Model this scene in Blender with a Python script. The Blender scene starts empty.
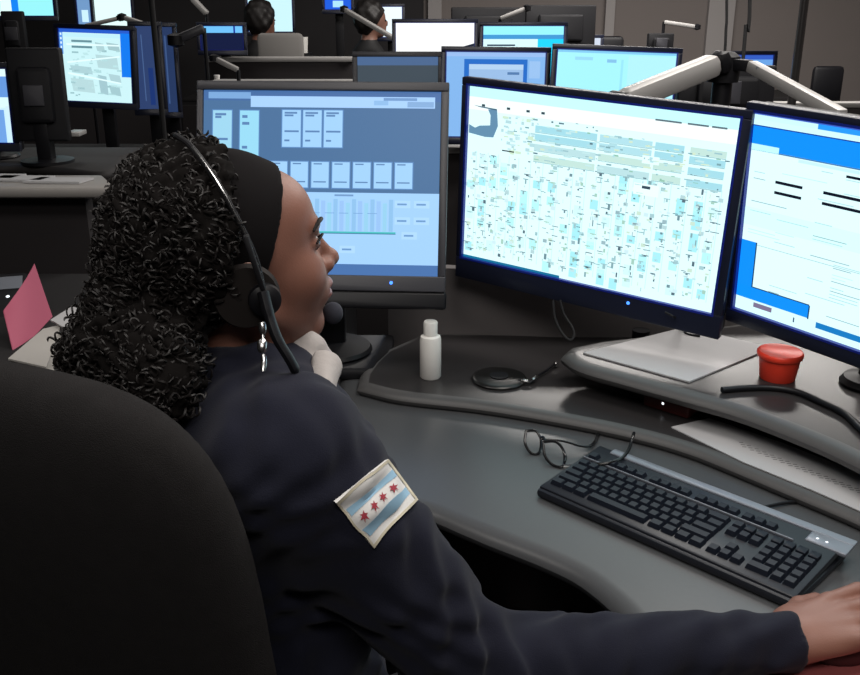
import bpy, math, random
import numpy as np
from mathutils import Vector, Matrix
random.seed(7); np.random.seed(7)
sc = bpy.context.scene
COL = sc.collection
PI = math.pi

# ------------------------------------------------------------------ camera, world, lights, exposure
FPX, CX, CY, CZ, PITCH = 950., 430., 337.5, 1.53, math.radians(20)
cp, sp = math.cos(PITCH), math.sin(PITCH)
cam = bpy.data.cameras.new('camera'); cam.sensor_width = 36; cam.lens = FPX * 36 / 860
cam.clip_start = .05; cam.clip_end = 60
co = bpy.data.objects.new('camera', cam); COL.objects.link(co)
co.location = (0, 0, CZ); co.rotation_euler = (PI / 2 - PITCH, 0, 0); sc.camera = co

world = bpy.data.worlds.new('world'); sc.world = world; world.use_nodes = True
world.node_tree.nodes['Background'].inputs[0].default_value = (.55, .6, .7, 1)
world.node_tree.nodes['Background'].inputs[1].default_value = .035

def area(name, loc, sx, sy, power, color=(1, .95, .9), rot=(0, 0, 0)):
    l = bpy.data.lights.new(name, 'AREA'); l.shape = 'RECTANGLE'; l.size = sx; l.size_y = sy
    l.energy = power; l.color = color
    o = bpy.data.objects.new(name, l); COL.objects.link(o); o.location = loc; o.rotation_euler = rot
    return o
area('ceiling_or_fill_light', (1.2, 2.6, 2.75), 1.2, .6, 40)
area('ceiling_or_fill_light', (1.6, 5.8, 2.75), 2.4, .6, 115)
area('ceiling_or_fill_light', (-1.2, .9, 2.75), 1.2, .6, 10)
area('ceiling_or_fill_light', (-1.6, 5.4, 2.75), 1.2, .6, 12)
area('ceiling_or_fill_light', (.6, .9, 2.75), 1.2, .6, 22)

area('ceiling_or_fill_light', (.1, -.55, 2.7), 1.6, .5, 19, rot=(math.radians(38), 0, 0))  # added fill from above and behind the camera, aimed at the front surfaces
sc.view_settings.view_transform = 'Standard'; sc.view_settings.look = 'None'
sc.view_settings.gamma = 1; sc.view_settings.use_curve_mapping = False
sc.view_settings.exposure = 0.0

# ------------------------------------------------------------------ helpers
def at(px, py, d=None, z=None):
    """world point seen at a pixel of the photograph, at axial distance d or on the level z"""
    r = np.array([(px - CX) / FPX, cp + (CY - py) / FPX * sp, -sp + (CY - py) / FPX * cp])
    t = d if d is not None else (z - CZ) / r[2]
    return Vector((r * t + np.array([0, 0, CZ])).tolist())

def lin(c):
    return tuple(((x / 255) / 12.92 if x / 255 <= .04045 else ((x / 255 + .055) / 1.055) ** 2.4) for x in c)

MATS = {}
def mat(name, col, rough=.5, metal=0., noise=0., nscale=40., bump=0., bscale=200., spec=.5, coat=0., sheen=0.):
    if name in MATS: return MATS[name]
    m = bpy.data.materials.new(name); m.use_nodes = True; nt = m.node_tree; b = nt.nodes['Principled BSDF']
    b.inputs['Base Color'].default_value = (*col, 1); b.inputs['Roughness'].default_value = rough
    b.inputs['Metallic'].default_value = metal; b.inputs['Specular IOR Level'].default_value = spec
    b.inputs['Coat Weight'].default_value = coat; b.inputs['Sheen Weight'].default_value = sheen
    tc = nt.nodes.new('ShaderNodeTexCoord')
    if noise:
        n = nt.nodes.new('ShaderNodeTexNoise'); n.inputs['Scale'].default_value = nscale; n.inputs['Detail'].default_value = 4
        nt.links.new(tc.outputs['Object'], n.inputs['Vector'])
        mx = nt.nodes.new('ShaderNodeMix'); mx.data_type = 'RGBA'
        mx.inputs[6].default_value = (*[c * (1 - noise) for c in col], 1)
        mx.inputs[7].default_value = (*[min(1, c * (1 + noise)) for c in col], 1)
        nt.links.new(n.outputs['Fac'], mx.inputs[0]); nt.links.new(mx.outputs[2], b.inputs['Base Color'])
    if bump:
        n = nt.nodes.new('ShaderNodeTexNoise'); n.inputs['Scale'].default_value = bscale; n.inputs['Detail'].default_value = 3
        nt.links.new(tc.outputs['Object'], n.inputs['Vector'])
        bp = nt.nodes.new('ShaderNodeBump'); bp.inputs['Strength'].default_value = bump; bp.inputs['Distance'].default_value = .002
        nt.links.new(n.outputs['Fac'], bp.inputs['Height']); nt.links.new(bp.outputs[0], b.inputs['Normal'])
    MATS[name] = m
    return m

def emat(name, strength, col=None):
    if name in MATS: return MATS[name]
    m = bpy.data.materials.new(name); m.use_nodes = True; nt = m.node_tree; b = nt.nodes['Principled BSDF']
    b.inputs['Base Color'].default_value = (.01, .01, .012, 1); b.inputs['Roughness'].default_value = .35
    b.inputs['Specular IOR Level'].default_value = .2
    b.inputs['Emission Strength'].default_value = strength
    if col is None:
        a = nt.nodes.new('ShaderNodeVertexColor'); a.layer_name = 'Col'
        nt.links.new(a.outputs[0], b.inputs['Emission Color'])
    else: b.inputs['Emission Color'].default_value = (*col, 1)
    MATS[name] = m
    return m

class MB:
    """collects geometry in world coordinates"""
    def __init__(s): s.v = []; s.f = []; s.mi = []; s.c = []
    def add(s, vs, fs, mi=0, col=None):
        o = len(s.v); s.v += [tuple(v) for v in vs]
        for f in fs: s.f.append(tuple(i + o for i in f)); s.mi.append(mi); s.c.append(col)
        return s
    def box(s, lo, hi, M=None, bev=0., mi=0):
        (x0, y0, z0), (x1, y1, z1) = lo, hi
        b = min(bev, abs(x1 - x0) / 2.01, abs(y1 - y0) / 2.01, abs(z1 - z0) / 2.01)
        if b <= 0:
            vs = [(x, y, z) for z in (z0, z1) for x, y in ((x0, y0), (x1, y0), (x1, y1), (x0, y1))]
            fs = [(3, 2, 1, 0), (4, 5, 6, 7), (0, 1, 5, 4), (1, 2, 6, 5), (2, 3, 7, 6), (3, 0, 4, 7)]
        else:
            vs = []; k = b * .3
            rings = [(z0, b), (z0 + k, k), (z0 + b, 0), (z1 - b, 0), (z1 - k, k), (z1, b)]
            n = 12
            for z, ins in rings:
                for (cx, cy, a0) in ((x1, y1, 0), (x0, y1, 90), (x0, y0, 180), (x1, y0, 270)):
                    sx = -1 if cx == x1 else 1; sy = -1 if cy == y1 else 1
                    for a in (0, 45, 90):
                        t = math.radians(a0 + a); r = b - ins
                        vs.append((cx + sx * b + r * math.cos(t), cy + sy * b + r * math.sin(t), z))
            fs = [tuple(range(n - 1, -1, -1)), tuple(range(5 * n, 6 * n))]
            for r in range(5):
                for i in range(n):
                    j = (i + 1) % n; fs.append((r * n + i, r * n + j, r * n + n + j, r * n + n + i))
        if M is not None: vs = [M @ Vector(v) for v in vs]
        return s.add(vs, fs, mi)
    def tube(s, pts, r, n=8, cap=True, mi=0, flat=1.):
        pts = [Vector(p) for p in pts]; N = len(pts)
        rs = r if isinstance(r, (list, tuple)) else [r] * N
        vs = []; fs = []; prev = None
        for i, p in enumerate(pts):
            t = (pts[min(i + 1, N - 1)] - pts[max(i - 1, 0)]).normalized()
            if prev is None:
                a = Vector((0, 0, 1)) if abs(t.z) < .9 else Vector((1, 0, 0)); u = t.cross(a).normalized()
            else: u = (prev - t * prev.dot(t)).normalized()
            prev = u; w = t.cross(u)
            for k in range(n):
                a = 2 * PI * k / n; vs.append(p + (u * math.cos(a) + w * math.sin(a) * flat) * rs[i])
        for i in range(N - 1):
            for k in range(n):
                l = (k + 1) % n; fs.append((i * n + k, i * n + l, i * n + n + l, i * n + n + k))
        if cap: fs += [tuple(range(n - 1, -1, -1)), tuple(range((N - 1) * n, N * n))]
        return s.add(vs, fs, mi)
    def lathe(s, c, prof, n=32, M=None, mi=0):
        vs = []; fs = []; N = len(prof)
        for r, z in prof:
            for k in range(n):
                a = 2 * PI * k / n; v = Vector((r * math.cos(a), r * math.sin(a), z))
                vs.append((M @ v) if M is not None else (v + Vector(c)))
        for i in range(N - 1):
            for k in range(n):
                l = (k + 1) % n; fs.append((i * n + k, i * n + l, i * n + n + l, i * n + n + k))
        fs += [tuple(range(n - 1, -1, -1)), tuple(range((N - 1) * n, N * n))]
        return s.add(vs, fs, mi)
    def slab(s, poly, z0, z1, mi=0, seg=6, nose=False):
        """flat board with a half-round edge; poly counter-clockwise"""
        P = [Vector((p[0], p[1])) for p in poly]; n = len(P); nor = []
        for i in range(n):
            a = (P[i] - P[i - 1]); b = (P[(i + 1) % n] - P[i])
            na = Vector((a.y, -a.x)).normalized(); nb = Vector((b.y, -b.x)).normalized(); m = (na + nb)
            m = m.normalized() if m.length > 1e-6 else na
            nor.append(m / max(.5, m.dot(na)))
        R = (z1 - z0) / 2; vs = []; fs = []
        rings = [(R * (1 - math.cos(-PI / 2 + PI * k / seg)), (z0 + z1) / 2 + R * math.sin(-PI / 2 + PI * k / seg)) for k in range(seg + 1)]
        if nose: rings = [(r_[0] * (1.8 if k > seg / 2 else 1), r_[1]) for k, r_ in enumerate(rings)]
        for ins, z in rings:
            for i in range(n): q = P[i] - nor[i] * ins; vs.append((q.x, q.y, z))
        for k in range(seg):
            for i in range(n):
                j = (i + 1) % n; fs.append((k * n + i, k * n + j, k * n + n + j, k * n + n + i))
        s.add(vs, fs, 1 if nose else mi)
        o = len(s.v) - len(vs); s.f += [tuple(o + i for i in range(n - 1, -1, -1)), tuple(o + i for i in range(seg * n, seg * n + n))]
        s.mi += [mi, mi]; s.c += [None, None]
        return s
    def build(s, name, mats, parent=None, smooth=True, angle=40, origin=None):
        me = bpy.data.meshes.new(name)
        base = Vector((0, 0, 0))
        if parent is not None: base = Vector(parent['_o'])
        o_ = Vector(origin) if origin is not None else base
        me.from_pydata([(Vector(v) - o_)[:] for v in s.v], [], s.f)
        for m in (mats if isinstance(mats, (list, tuple)) else [mats]): me.materials.append(m)
        me.polygons.foreach_set('material_index', s.mi)
        if any(c is not None for c in s.c):
            ca = me.color_attributes.new('Col', 'FLOAT_COLOR', 'CORNER')
            buf = []
            for p, c in zip(me.polygons, s.c):
                buf += [*(c or (0, 0, 0)), 1.] * p.loop_total
            ca.data.foreach_set('color', buf)
        if smooth:
            me.polygons.foreach_set('use_smooth', [True] * len(me.polygons))
            me.set_sharp_from_angle(angle=math.radians(angle))
        me.update()
        o = bpy.data.objects.new(name, me); COL.objects.link(o)
        if parent is not None: o.parent = parent
        o.location = o_ - base if parent is not None else o_
        o['_o'] = list(o_)
        return o

def tag(o, label=None, cat=None, group=None, kind=None):
    if label: o['label'] = label
    if cat: o['category'] = cat
    if group: o['group'] = group
    if kind: o['kind'] = kind
    return o
def thing(name, loc, label, cat, group=None):
    o = bpy.data.objects.new(name, None); COL.objects.link(o); o.location = Vector(loc); o['_o'] = list(Vector(loc))
    o.empty_display_size = .05
    return tag(o, label, cat, group)
def spline(pts, n=6):
    """Catmull-Rom through points"""
    P = [Vector(p) for p in pts]; P = [P[0] * 2 - P[1]] + P + [P[-1] * 2 - P[-2]]; out = []
    for i in range(1, len(P) - 2):
        for k in range(n):
            t = k / n; a, b, c, d = P[i - 1:i + 3]
            out.append(.5 * ((2 * b) + (c - a) * t + (2 * a - 5 * b + 4 * c - d) * t * t + (3 * b - a - 3 * c + d) * t ** 3))
    out.append(P[-2]); return out

# ---- signed-distance sculpting (continuous surfaces for people, cloth and hair)
def s_ell(c, r):
    c = np.array(c, np.float32); r = np.array(r, np.float32)
    def f(P):
        q = (P - c) / r; k0 = np.sqrt((q * q).sum(1)) + 1e-9; q = q / r; k1 = np.sqrt((q * q).sum(1)) + 1e-9
        return k0 * (k0 - 1) / k1
    return f
def s_cone(a, b, r1, r2):
    a = np.array(a, np.float32); b = np.array(b, np.float32); ab = b - a; L = float((ab * ab).sum())
    def f(P):
        t = np.clip(((P - a) @ ab) / L, 0, 1)
        q = P - a - t[:, None] * ab
        return np.sqrt((q * q).sum(1)) - (r1 + (r2 - r1) * t)
    return f
def s_fr(O, X, Y, Z, ops, sc_=1.):
    """ops evaluated in a local frame"""
    O = np.array(O, np.float32); R = np.stack([np.array(X), np.array(Y), np.array(Z)], 1).astype(np.float32)
    return lambda P: s_eval(ops, (P - O) @ R / sc_) * sc_
def s_eval(ops, P):
    d = None
    for op, k, fn in ops:
        e = fn(P)
        if d is None: d = e; continue
        if op == 'u':
            if k <= 0: d = np.minimum(d, e)
            else:
                h = np.clip(.5 + .5 * (d - e) / k, 0, 1); d = d + (e - d) * h - k * h * (1 - h)
        elif op == 's':
            h = np.clip(.5 - .5 * (d + e) / k, 0, 1); d = d + (-e - d) * h + k * h * (1 - h)
        elif op == 'i': d = np.maximum(d, e)
        elif op == 'add': d = d + e
    return d
def surf(fn, lo, hi, h, name, mats, parent, newton=2, faces_mat=None, coarse=4):
    lo = np.array(lo, np.float32); n = np.ceil((np.array(hi) - lo) / (h * coarse)).astype(int) + 1
    H = h * coarse
    g = np.stack(np.meshgrid(*[np.arange(k) for k in n], indexing='ij'), -1).reshape(-1, 3)
    C = fn(lo + g.astype(np.float32) * H + H / 2 - h / 2).reshape(n).astype(np.float32)
    G = C.repeat(coarse, 0).repeat(coarse, 1).repeat(coarse, 2)
    band = H * .95 + .003
    idx = np.argwhere(np.abs(G) < band)
    vals = np.empty(len(idx), np.float32)
    for i in range(0, len(idx), 400000):
        vals[i:i + 400000] = fn(lo + idx[i:i + 400000].astype(np.float32) * h)
    G[idx[:, 0], idx[:, 1], idx[:, 2]] = vals
    S = G < 0
    nx, ny, nz = (k - 1 for k in G.shape)
    cnt = np.zeros((nx, ny, nz), np.int8)
    offs = [(a, b, c) for a in (0, 1) for b in (0, 1) for c in (0, 1)]
    for a, b, c in offs: cnt += S[a:a + nx, b:b + ny, c:c + nz]
    cells = np.argwhere((cnt > 0) & (cnt < 8))
    ID = np.full((nx, ny, nz), -1, np.int64); ID[cells[:, 0], cells[:, 1], cells[:, 2]] = np.arange(len(cells))
    acc = np.zeros((len(cells), 3)); w = np.zeros(len(cells))
    for a in offs:
        for ax in range(3):
            if a[ax]: continue
            b = list(a); b[ax] = 1
            va = G[cells[:, 0] + a[0], cells[:, 1] + a[1], cells[:, 2] + a[2]]
            vb = G[cells[:, 0] + b[0], cells[:, 1] + b[1], cells[:, 2] + b[2]]
            m = (va < 0) != (vb < 0); t = np.where(m, va / np.where(m, va - vb, 1), 0)
            p = np.array(a, float)[None].repeat(len(cells), 0); p[:, ax] += t
            acc += p * m[:, None]; w += m
    V = lo + (cells + acc / w[:, None]) * h
    F = []
    for ax in range(3):
        o1, o2 = [(1, 2), (2, 0), (0, 1)][ax]
        sl = [slice(0, None)] * 3; sl2 = [slice(0, None)] * 3
        sl[ax] = slice(0, -1); sl2[ax] = slice(1, None)
        A = S[tuple(sl)]; B = S[tuple(sl2)]
        E_ = np.argwhere(A != B)
        E_ = E_[(E_[:, o1] > 0) & (E_[:, o2] > 0) & (E_[:, o1] < (nx, ny, nz)[o1]) & (E_[:, o2] < (nx, ny, nz)[o2]) & (E_[:, ax] < (nx, ny, nz)[ax])]
        q = []
        for d1, d2 in ((1, 1), (0, 1), (0, 0), (1, 0)):
            e = E_.copy(); e[:, o1] -= d1; e[:, o2] -= d2; q.append(ID[e[:, 0], e[:, 1], e[:, 2]])
        q = np.stack(q, 1); flip = ~A[E_[:, 0], E_[:, 1], E_[:, 2]]
        q[flip] = q[flip][:, ::-1]; F.append(q[(q >= 0).all(1)])
    F = np.concatenate(F); V = V.astype(np.float32)
    e = h * .4
    for _ in range(newton):
        f0 = fn(V); gr = np.stack([fn(V + np.eye(3, dtype=np.float32)[i] * e) - fn(V - np.eye(3, dtype=np.float32)[i] * e) for i in range(3)], 1) / (2 * e)
        gl = np.maximum(np.sqrt((gr * gr).sum(1)), .5)
        V = V - (np.clip(f0 / gl, -h * .6, h * .6) / gl)[:, None] * gr
    me = bpy.data.meshes.new(name); base = np.array(parent['_o'] if parent is not None else (0, 0, 0))
    me.from_pydata((V - base).tolist(), [], F.tolist())
    for m in (mats if isinstance(mats, (list, tuple)) else [mats]): me.materials.append(m)
    me.polygons.foreach_set('use_smooth', [True] * len(me.polygons))
    if faces_mat is not None:
        me.polygons.foreach_set('material_index', faces_mat(V[F].mean(1)).astype(np.int32))
    me.update()
    o = bpy.data.objects.new(name, me); COL.objects.link(o)
    if parent is not None: o.parent = parent
    o['_o'] = list(map(float, base))
    return o, V

# ------------------------------------------------------------------ materials
M_desk = mat('desk_laminate', (.072, .075, .079), .34, noise=.06, nscale=160)
M_tier = mat('tier_laminate', (.033, .031, .032), .28, spec=.35, noise=.08, nscale=160)
M_lit_edge = mat('lit_desk_edge', (.085, .083, .083), .42)  # grey nosing, lightened to paint in the light caught on the rolled edge
M_panel = mat('partition_fabric', (.17, .155, .155), .9, bump=.4, bscale=900)
M_black = mat('black_plastic', (.007, .007, .009), .45, spec=.35)
M_black2 = mat('soft_black', (.006, .006, .007), .7)
M_bezel = mat('dark_bezel', (.010, .013, .030), .35)  # navy tint paints the blue screen halo onto the dark plastic
M_glow_rim = mat('glow_rim', (.008, .022, .30), .4)  # saturated blue stands in for the halo around the screens
M_greyb = mat('grey_bezel', (.042, .042, .050), .45)
M_case = mat('monitor_case', (.008, .008, .010), .6, spec=.3)
M_arm = mat('grey_metal_arm', (.42, .41, .40), .4, metal=.2)
M_white = mat('white_plastic', (.88, .86, .82), .4)
M_paper = mat('paper', (.50, .50, .51), .8, noise=.03, nscale=20)
M_red = mat('red_plastic', (.92, .06, .03), .35)
M_pink = mat('pink_card', (.47, .10, .17), .7)
M_wall = mat('wall_paint', (.21, .185, .175), .9, noise=.05, nscale=2)
M_wall2 = mat('column_paint', (.36, .34, .335), .9)
M_floor = mat('carpet', (.02, .019, .022), .95, noise=.3, nscale=60)
M_skin = mat('skin', (.225, .100, .070), .5, noise=.12, nscale=25, bump=.12, bscale=500)
M_lip = mat('lip', (.25, .09, .08), .35)
M_cloth = mat('navy_sweatshirt', (.009, .010, .020), .9, noise=.15, nscale=30, bump=.25, bscale=700, sheen=.06, spec=.2)
M_band = mat('black_headband', (.0055, .0045, .005), .9, spec=.15)
M_hair = mat('hair', (.009, .007, .0065), .55, spec=.45)
M_chair = mat('chair_fabric', (.015, .0138, .014), .95, noise=.2, nscale=50, bump=.4, bscale=900, spec=.2)
M_collar = mat('collar_cloth', (.40, .37, .355), .85, bump=.5, bscale=120)
M_steel = mat('steel', (.6, .6, .6), .25, metal=1.)
M_key = mat('key_plastic', (.009, .012, .020), .45, spec=.25)
M_kb = mat('keyboard_body', (.012, .014, .02), .4)
M_kbs = mat('keyboard_silver', (.24, .26, .30), .35, metal=.3)
M_glass = mat('lens', (.08, .08, .09), .05)
M_beige = mat('ledge', (.28, .265, .25), .5)
M_screen = emat('screen', 1.1)
M_bright = emat('bright_screen', 1.15)
M_led = emat('blue_led', 3., (.05, .2, 1.))
M_wled = emat('white_led', 1.5, (.9, .95, 1.))

# ------------------------------------------------------------------ room
def struct(name, mb, m, **k):
    o = mb.build(name, m, smooth=False, **k); o['kind'] = 'structure'; return o
X0, X1, Y0, Y1, ZC = -4.6, 4.6, -1.2, 8.6, 2.9
struct('floor', MB().box((X0, Y0, -.1), (X1, Y1, 0)), M_floor)
struct('ceiling', MB().box((X0, Y0, ZC), (X1, Y1, ZC + .1)), mat('ceiling_tile', (.35, .35, .35), .9))
M_wdark = mat('dark_wall_paint', (.03, .028, .03), .9)
struct('wall_left', MB().box((X0 - .1, Y0, 0), (X0, Y1, ZC)), M_wdark)
struct('wall_right', MB().box((X1, Y0, 0), (X1 + .1, Y1, ZC)), M_wall)
struct('wall_front', MB().box((X0, Y0 - .1, 0), (X1, Y0, ZC)), M_wdark)
wb = at(430, 10, 8.3).x
struct('wall_back', MB().box((at(424, 10, d=8.6).x, Y1, 0), (X1, Y1 + .1, ZC)), M_wall)
struct('wall_back_alcove', MB().box((X0, Y1, 0), (at(424, 10, d=8.6).x, Y1 + .1, ZC)), M_wdark)
for k, (a, b) in enumerate(((695, 720), (597, 606), (428, 441))):
    xa, xb = at(a, 20, d=8.5).x, at(b, 20, d=8.5).x
    struct('trim_%d' % (k + 1), MB().box((xa, Y1 - .06, 0), (xb, Y1 + .01, ZC), bev=.004), M_wall2)

# ------------------------------------------------------------------ own console
def P2(lst, z): return [tuple(at(x, y, z=z))[:2] for x, y in lst]
def smooth2(lst, z, n=5):
    return [tuple(v)[:2] for v in spline([Vector((*p, 0)) for p in P2(lst, z)], n)]
desk = thing('console_desk', (.5, 1.6, 0), 'grey curved console desk with stepped dark tiers in front of the monitors', 'desk')
zM, z1, z2 = .74, .765, .835
front = smooth2([(432, 512), (486, 535), (542, 557), (582, 577), (623, 612), (655, 655), (668, 720), (660, 830)], zM)
left = smooth2([(338, 397), (322, 430), (345, 475), (385, 497), (432, 512)], zM)[:-1]
MB().slab(left + front + [(.42, .55), (1.5, .5), (1.5, 2.05), (-.05, 2.1), (-.2, 1.95)], zM - .034, zM, nose=True).build('worktop', [M_desk, M_desk], desk)
t1f = smooth2([(357, 385), (400, 395), (480, 404), (560, 417), (629, 431), (687, 447), (743, 469), (808, 496), (860, 518), (940, 556), (1010, 600)], z1)
MB().slab(t1f + [(1.5, 1.25), (1.5, 2.12), (.9, 2.13), (-.02, 2.14)] + P2([(381, 350), (368, 362), (359, 374)], z1), z1 - .026, z1, nose=True).build('lower_tier', [M_tier, M_lit_edge], desk)
t2f = smooth2([(561, 353), (580, 365), (629, 379), (687, 395), (743, 411), (808, 436), (860, 460), (930, 498), (1000, 545)], z2)
MB().slab(t2f + [(1.5, 1.4), (1.5, 2.1), (.9, 2.09)] + P2([(660, 332), (600, 339), (570, 345)], z2), z2 - .030, z2, nose=True).build('upper_tier', [M_tier, M_lit_edge], desk)
MB().box((-.46, 1.90, z1 - .026), (-.085, 2.13, z1 - .0005), bev=.01).build('monitor_shelf', M_black, desk)
MB().box((-.44, 2.05, 0), (-.40, 2.12, z1 - .026)).build('leg', M_black, desk)
for px, py in ((640, 372), (760, 405), (850, 440)):
    c = at(px, py - 26, z=z1); MB().lathe(c, [(.02, 0), (.02, z2 - z1 - .031)], 16).build('tier_support', M_black, desk)
pp = [(-.10, 2.15), (.283, 2.105), (.62, 2.10), (1.0, 2.10), (1.5, 2.1)]
pm = MB()
for a, b in zip(pp, pp[1:]):
    n = Vector((b[1] - a[1], a[0] - b[0], 0)).normalized() * -.03
    vs = [(a[0], a[1], 0), (b[0], b[1], 0), (b[0] + n.x, b[1] + n.y, 0), (a[0] + n.x, a[1] + n.y, 0)]
    vs += [(x, y, .925) for x, y, z in vs]
    pm.add(vs, [(3, 2, 1, 0), (4, 5, 6, 7), (0, 1, 5, 4), (1, 2, 6, 5), (2, 3, 7, 6), (3, 0, 4, 7)])
pm.build('privacy_panel', M_panel, desk, smooth=False)
MB().box((.0, 2.0, 0), (.06, 2.12, .71)).build('leg', M_black, desk)
MB().box((1.42, .6, 0), (1.48, 2.0, .71)).build('leg', M_black, desk)
MB().box((.45, 1.75, 0), (.51, 2.05, .71)).build('leg', M_black, desk)

# ------------------------------------------------------------------ monitors
def frame3(C, yaw, tilt, roll):
    r = Vector((math.cos(yaw), math.sin(yaw), 0)); n = Vector((math.sin(yaw), -math.cos(yaw), 0))
    u = Vector((0, 0, 1)) * math.cos(tilt) - n * math.sin(tilt)
    r, u = r * math.cos(roll) - u * math.sin(roll), u * math.cos(roll) + r * math.sin(roll)
    n = r.cross(u)
    M = Matrix(((r.x, u.x, n.x, C[0]), (r.y, u.y, n.y, C[1]), (r.z, u.z, n.z, C[2]), (0, 0, 0, 1)))
    return M          # local x right, y up, z towards the viewer

def screen_mesh(M, w, h, rects, bg):
    m = MB(); L = 0
    m.add([M @ Vector(p) for p in ((-w/2, -h/2, 0), (w/2, -h/2, 0), (w/2, h/2, 0), (-w/2, h/2, 0))], [(0, 1, 2, 3)], col=lin(bg))
    for q in rects:
        lev = q[5] if len(q) > 5 else 1; z = .00012 * lev
        if isinstance(q[0], (tuple, list)):
            pts = q[0]; col = q[1]; z = .00012 * (q[2] if len(q) > 2 else 1)
            m.add([M @ Vector((-w/2 + a * w, h/2 - b * h, z)) for a, b in pts], [tuple(range(len(pts) - 1, -1, -1))], col=lin(col))
            continue
        a, b, c, d, col = q[:5]
        m.add([M @ Vector(p) for p in ((-w/2 + a*w, h/2 - d*h, z), (-w/2 + c*w, h/2 - d*h, z), (-w/2 + c*w, h/2 - b*h, z), (-w/2 + a*w, h/2 - b*h, z))],
              [(0, 1, 2, 3)], col=lin(col))
    return m

def monitor(C, yaw, tilt, roll, w, h, bz, rects, bg, label, group, base_z, stand='stand', mb=None, smat=None, rim=True, led=None, lit=True, depth=.045, name='monitor'):
    """bz = bezel widths left, right, top, bottom"""
    M = frame3(C, yaw, tilt, roll); l, r, t, b = bz; mb = mb or M_bezel
    back = M @ Vector((0, 0, -depth - .03))
    o = thing(name, (back.x, back.y, base_z), label, 'monitor', group)
    x0, x1, y0, y1 = -w/2 - l, w/2 + r, -h/2 - b, h/2 + t
    fm = MB(); zf = .008
    for lo, hi in (((x0, y1 - t, -.012), (x1, y1, zf)), ((x0, y0, -.012), (x1, y0 + b, zf)), ((x0, y0 + b, -.012), (x0 + l, y1 - t, zf)), ((x1 - r, y0 + b, -.012), (x1, y1 - t, zf))):
        fm.box(lo, hi, M, bev=.002)
    fm.build('bezel', mb, o)
    if rim:  # added strips with the screen glow put into their colour
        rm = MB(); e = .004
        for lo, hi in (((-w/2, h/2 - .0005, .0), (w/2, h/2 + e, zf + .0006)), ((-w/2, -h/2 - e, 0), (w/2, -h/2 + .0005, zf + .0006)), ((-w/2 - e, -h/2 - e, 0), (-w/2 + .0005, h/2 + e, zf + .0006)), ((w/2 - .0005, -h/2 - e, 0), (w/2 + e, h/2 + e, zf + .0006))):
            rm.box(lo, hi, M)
        tag(rm.build('glow_rim', M_glow_rim, o, smooth=False), 'dark blue inner rim imitating the glow around the screen')
    cm = MB(); cm.box((x0 + .004, y0 + .004, -depth), (x1 - .004, y1 - .004, -.012), M, bev=.008)
    cm.box((x0 * .6, y0 * .6, -depth - .03), (x1 * .6, y1 * .6, -depth + .001), M, bev=.02)
    cm.build('case', M_case, o)
    if lit: screen_mesh(M, w, h, rects, bg).build('screen', smat or M_screen, o, smooth=False)
    else: screen_mesh(M, w, h, rects, bg).build('screen', M_black, o, smooth=False)
    if led:
        c = M @ Vector((led[0], -h/2 - b * led[1], zf)); MB().lathe(c, [(.0008, 0), (.0035, 0), (.003, .0015), (.0005, .0015)], 12,
            M=Matrix.Translation(c) @ M.to_3x3().to_4x4()).build('power_light', M_led, o)
    if stand == 'stand':
        bx = back.x; by = back.y
        MB().box((bx - .03, by - .005, base_z + .012), (bx + .03, by + .03, back.z - h * .1), bev=.006).build('stand_neck', M_black, o)
        MB().lathe((bx, by, base_z), [(.001, 0), (.085, 0), (.09, .004), (.085, .012), (.03, .02), (.001, .02)], 40).build('stand_base', M_black, o)
    elif stand == 'arm':
        bk = back + Vector((0, 0, 0)); post = back + M.to_3x3() @ Vector((0, 0, -.1)); post.z = back.z
        MB().tube([bk + M.to_3x3() @ Vector((0, 0, .03)), post], .022, 12).build('mount_arm', M_arm, o)
        MB().tube([(post.x, post.y, base_z), (post.x, post.y, post.z + .05)], .018, 14).build('post', M_black, o)
    return o, M

def R(a, b, c, d, col, lev=1): return (a, b, c, d, col, lev)
W_ = (220, 252, 255)
# left monitor: blue unit status board
SB = (72, 110, 152); CARD = (158, 205, 244)
r = [R(0, 0, 1, .055, (66, 105, 160)), R(.02, .01, .2, .045, (120, 165, 215), 2), R(.2, .03, .975, .09, (165, 205, 250), 2),
     R(.76, .035, .9, .05, (110, 150, 200), 3), R(.86, .055, .97, .085, (130, 170, 215), 3),
     R(.72, .05, .78, .075, (140, 185, 230), 3)]
def card(x0, y0, x1, y1, rows, g=CARD):
    out = [R(x0 - .004, y0 - .005, x1 + .004, y1 + .005, (90, 135, 190), 2), R(x0, y0, x1, y1, g, 3)]
    for yy, wd in rows: out.append(R(x0 + (x1 - x0) * .12, y0 + (y1 - y0) * yy, x0 + (x1 - x0) * wd, y0 + (y1 - y0) * (yy + .05), (88, 128, 178), 4))
    return out
r += card(.04, .11, .12, .36, [(.06, .7), (.12, .45), (.6, .8), (.8, .7)], (155, 210, 235))
r += card(.155, .11, .235, .42, [(.08, .4), (.2, .5), (.62, .4), (.8, .5)], (150, 215, 240))
for k in range(3): r += card(.335 + .088 * k, .105, .413 + .088 * k, .305, [(.05, .8), (.12, .6), (.55, .9), (.8, .4)])
for k in range(7): r += card(.285 + .088 * k, .385, .358 + .088 * k, .525, [(.05, .6), (.75, .85)])
r += [R(0, .55, 1, .94, (160, 205, 250), 2), R(0, .94, 1, 1, (70, 112, 170), 3), R(.56, .56, .64, .57, (110, 150, 195), 3)]
for k in range(16):
    x = .4 + .026 * k; r.append(R(x, .585 + .01 * (k % 3), x + .018, .76, [(140, 190, 232), (150, 192, 240), (148, 205, 235)][k % 3], 3))
r.append(R(.4, .762, .82, .77, (70, 190, 190), 4)); r.append(R(.4, .77, .82, .775, (60, 120, 150), 4))
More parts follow.
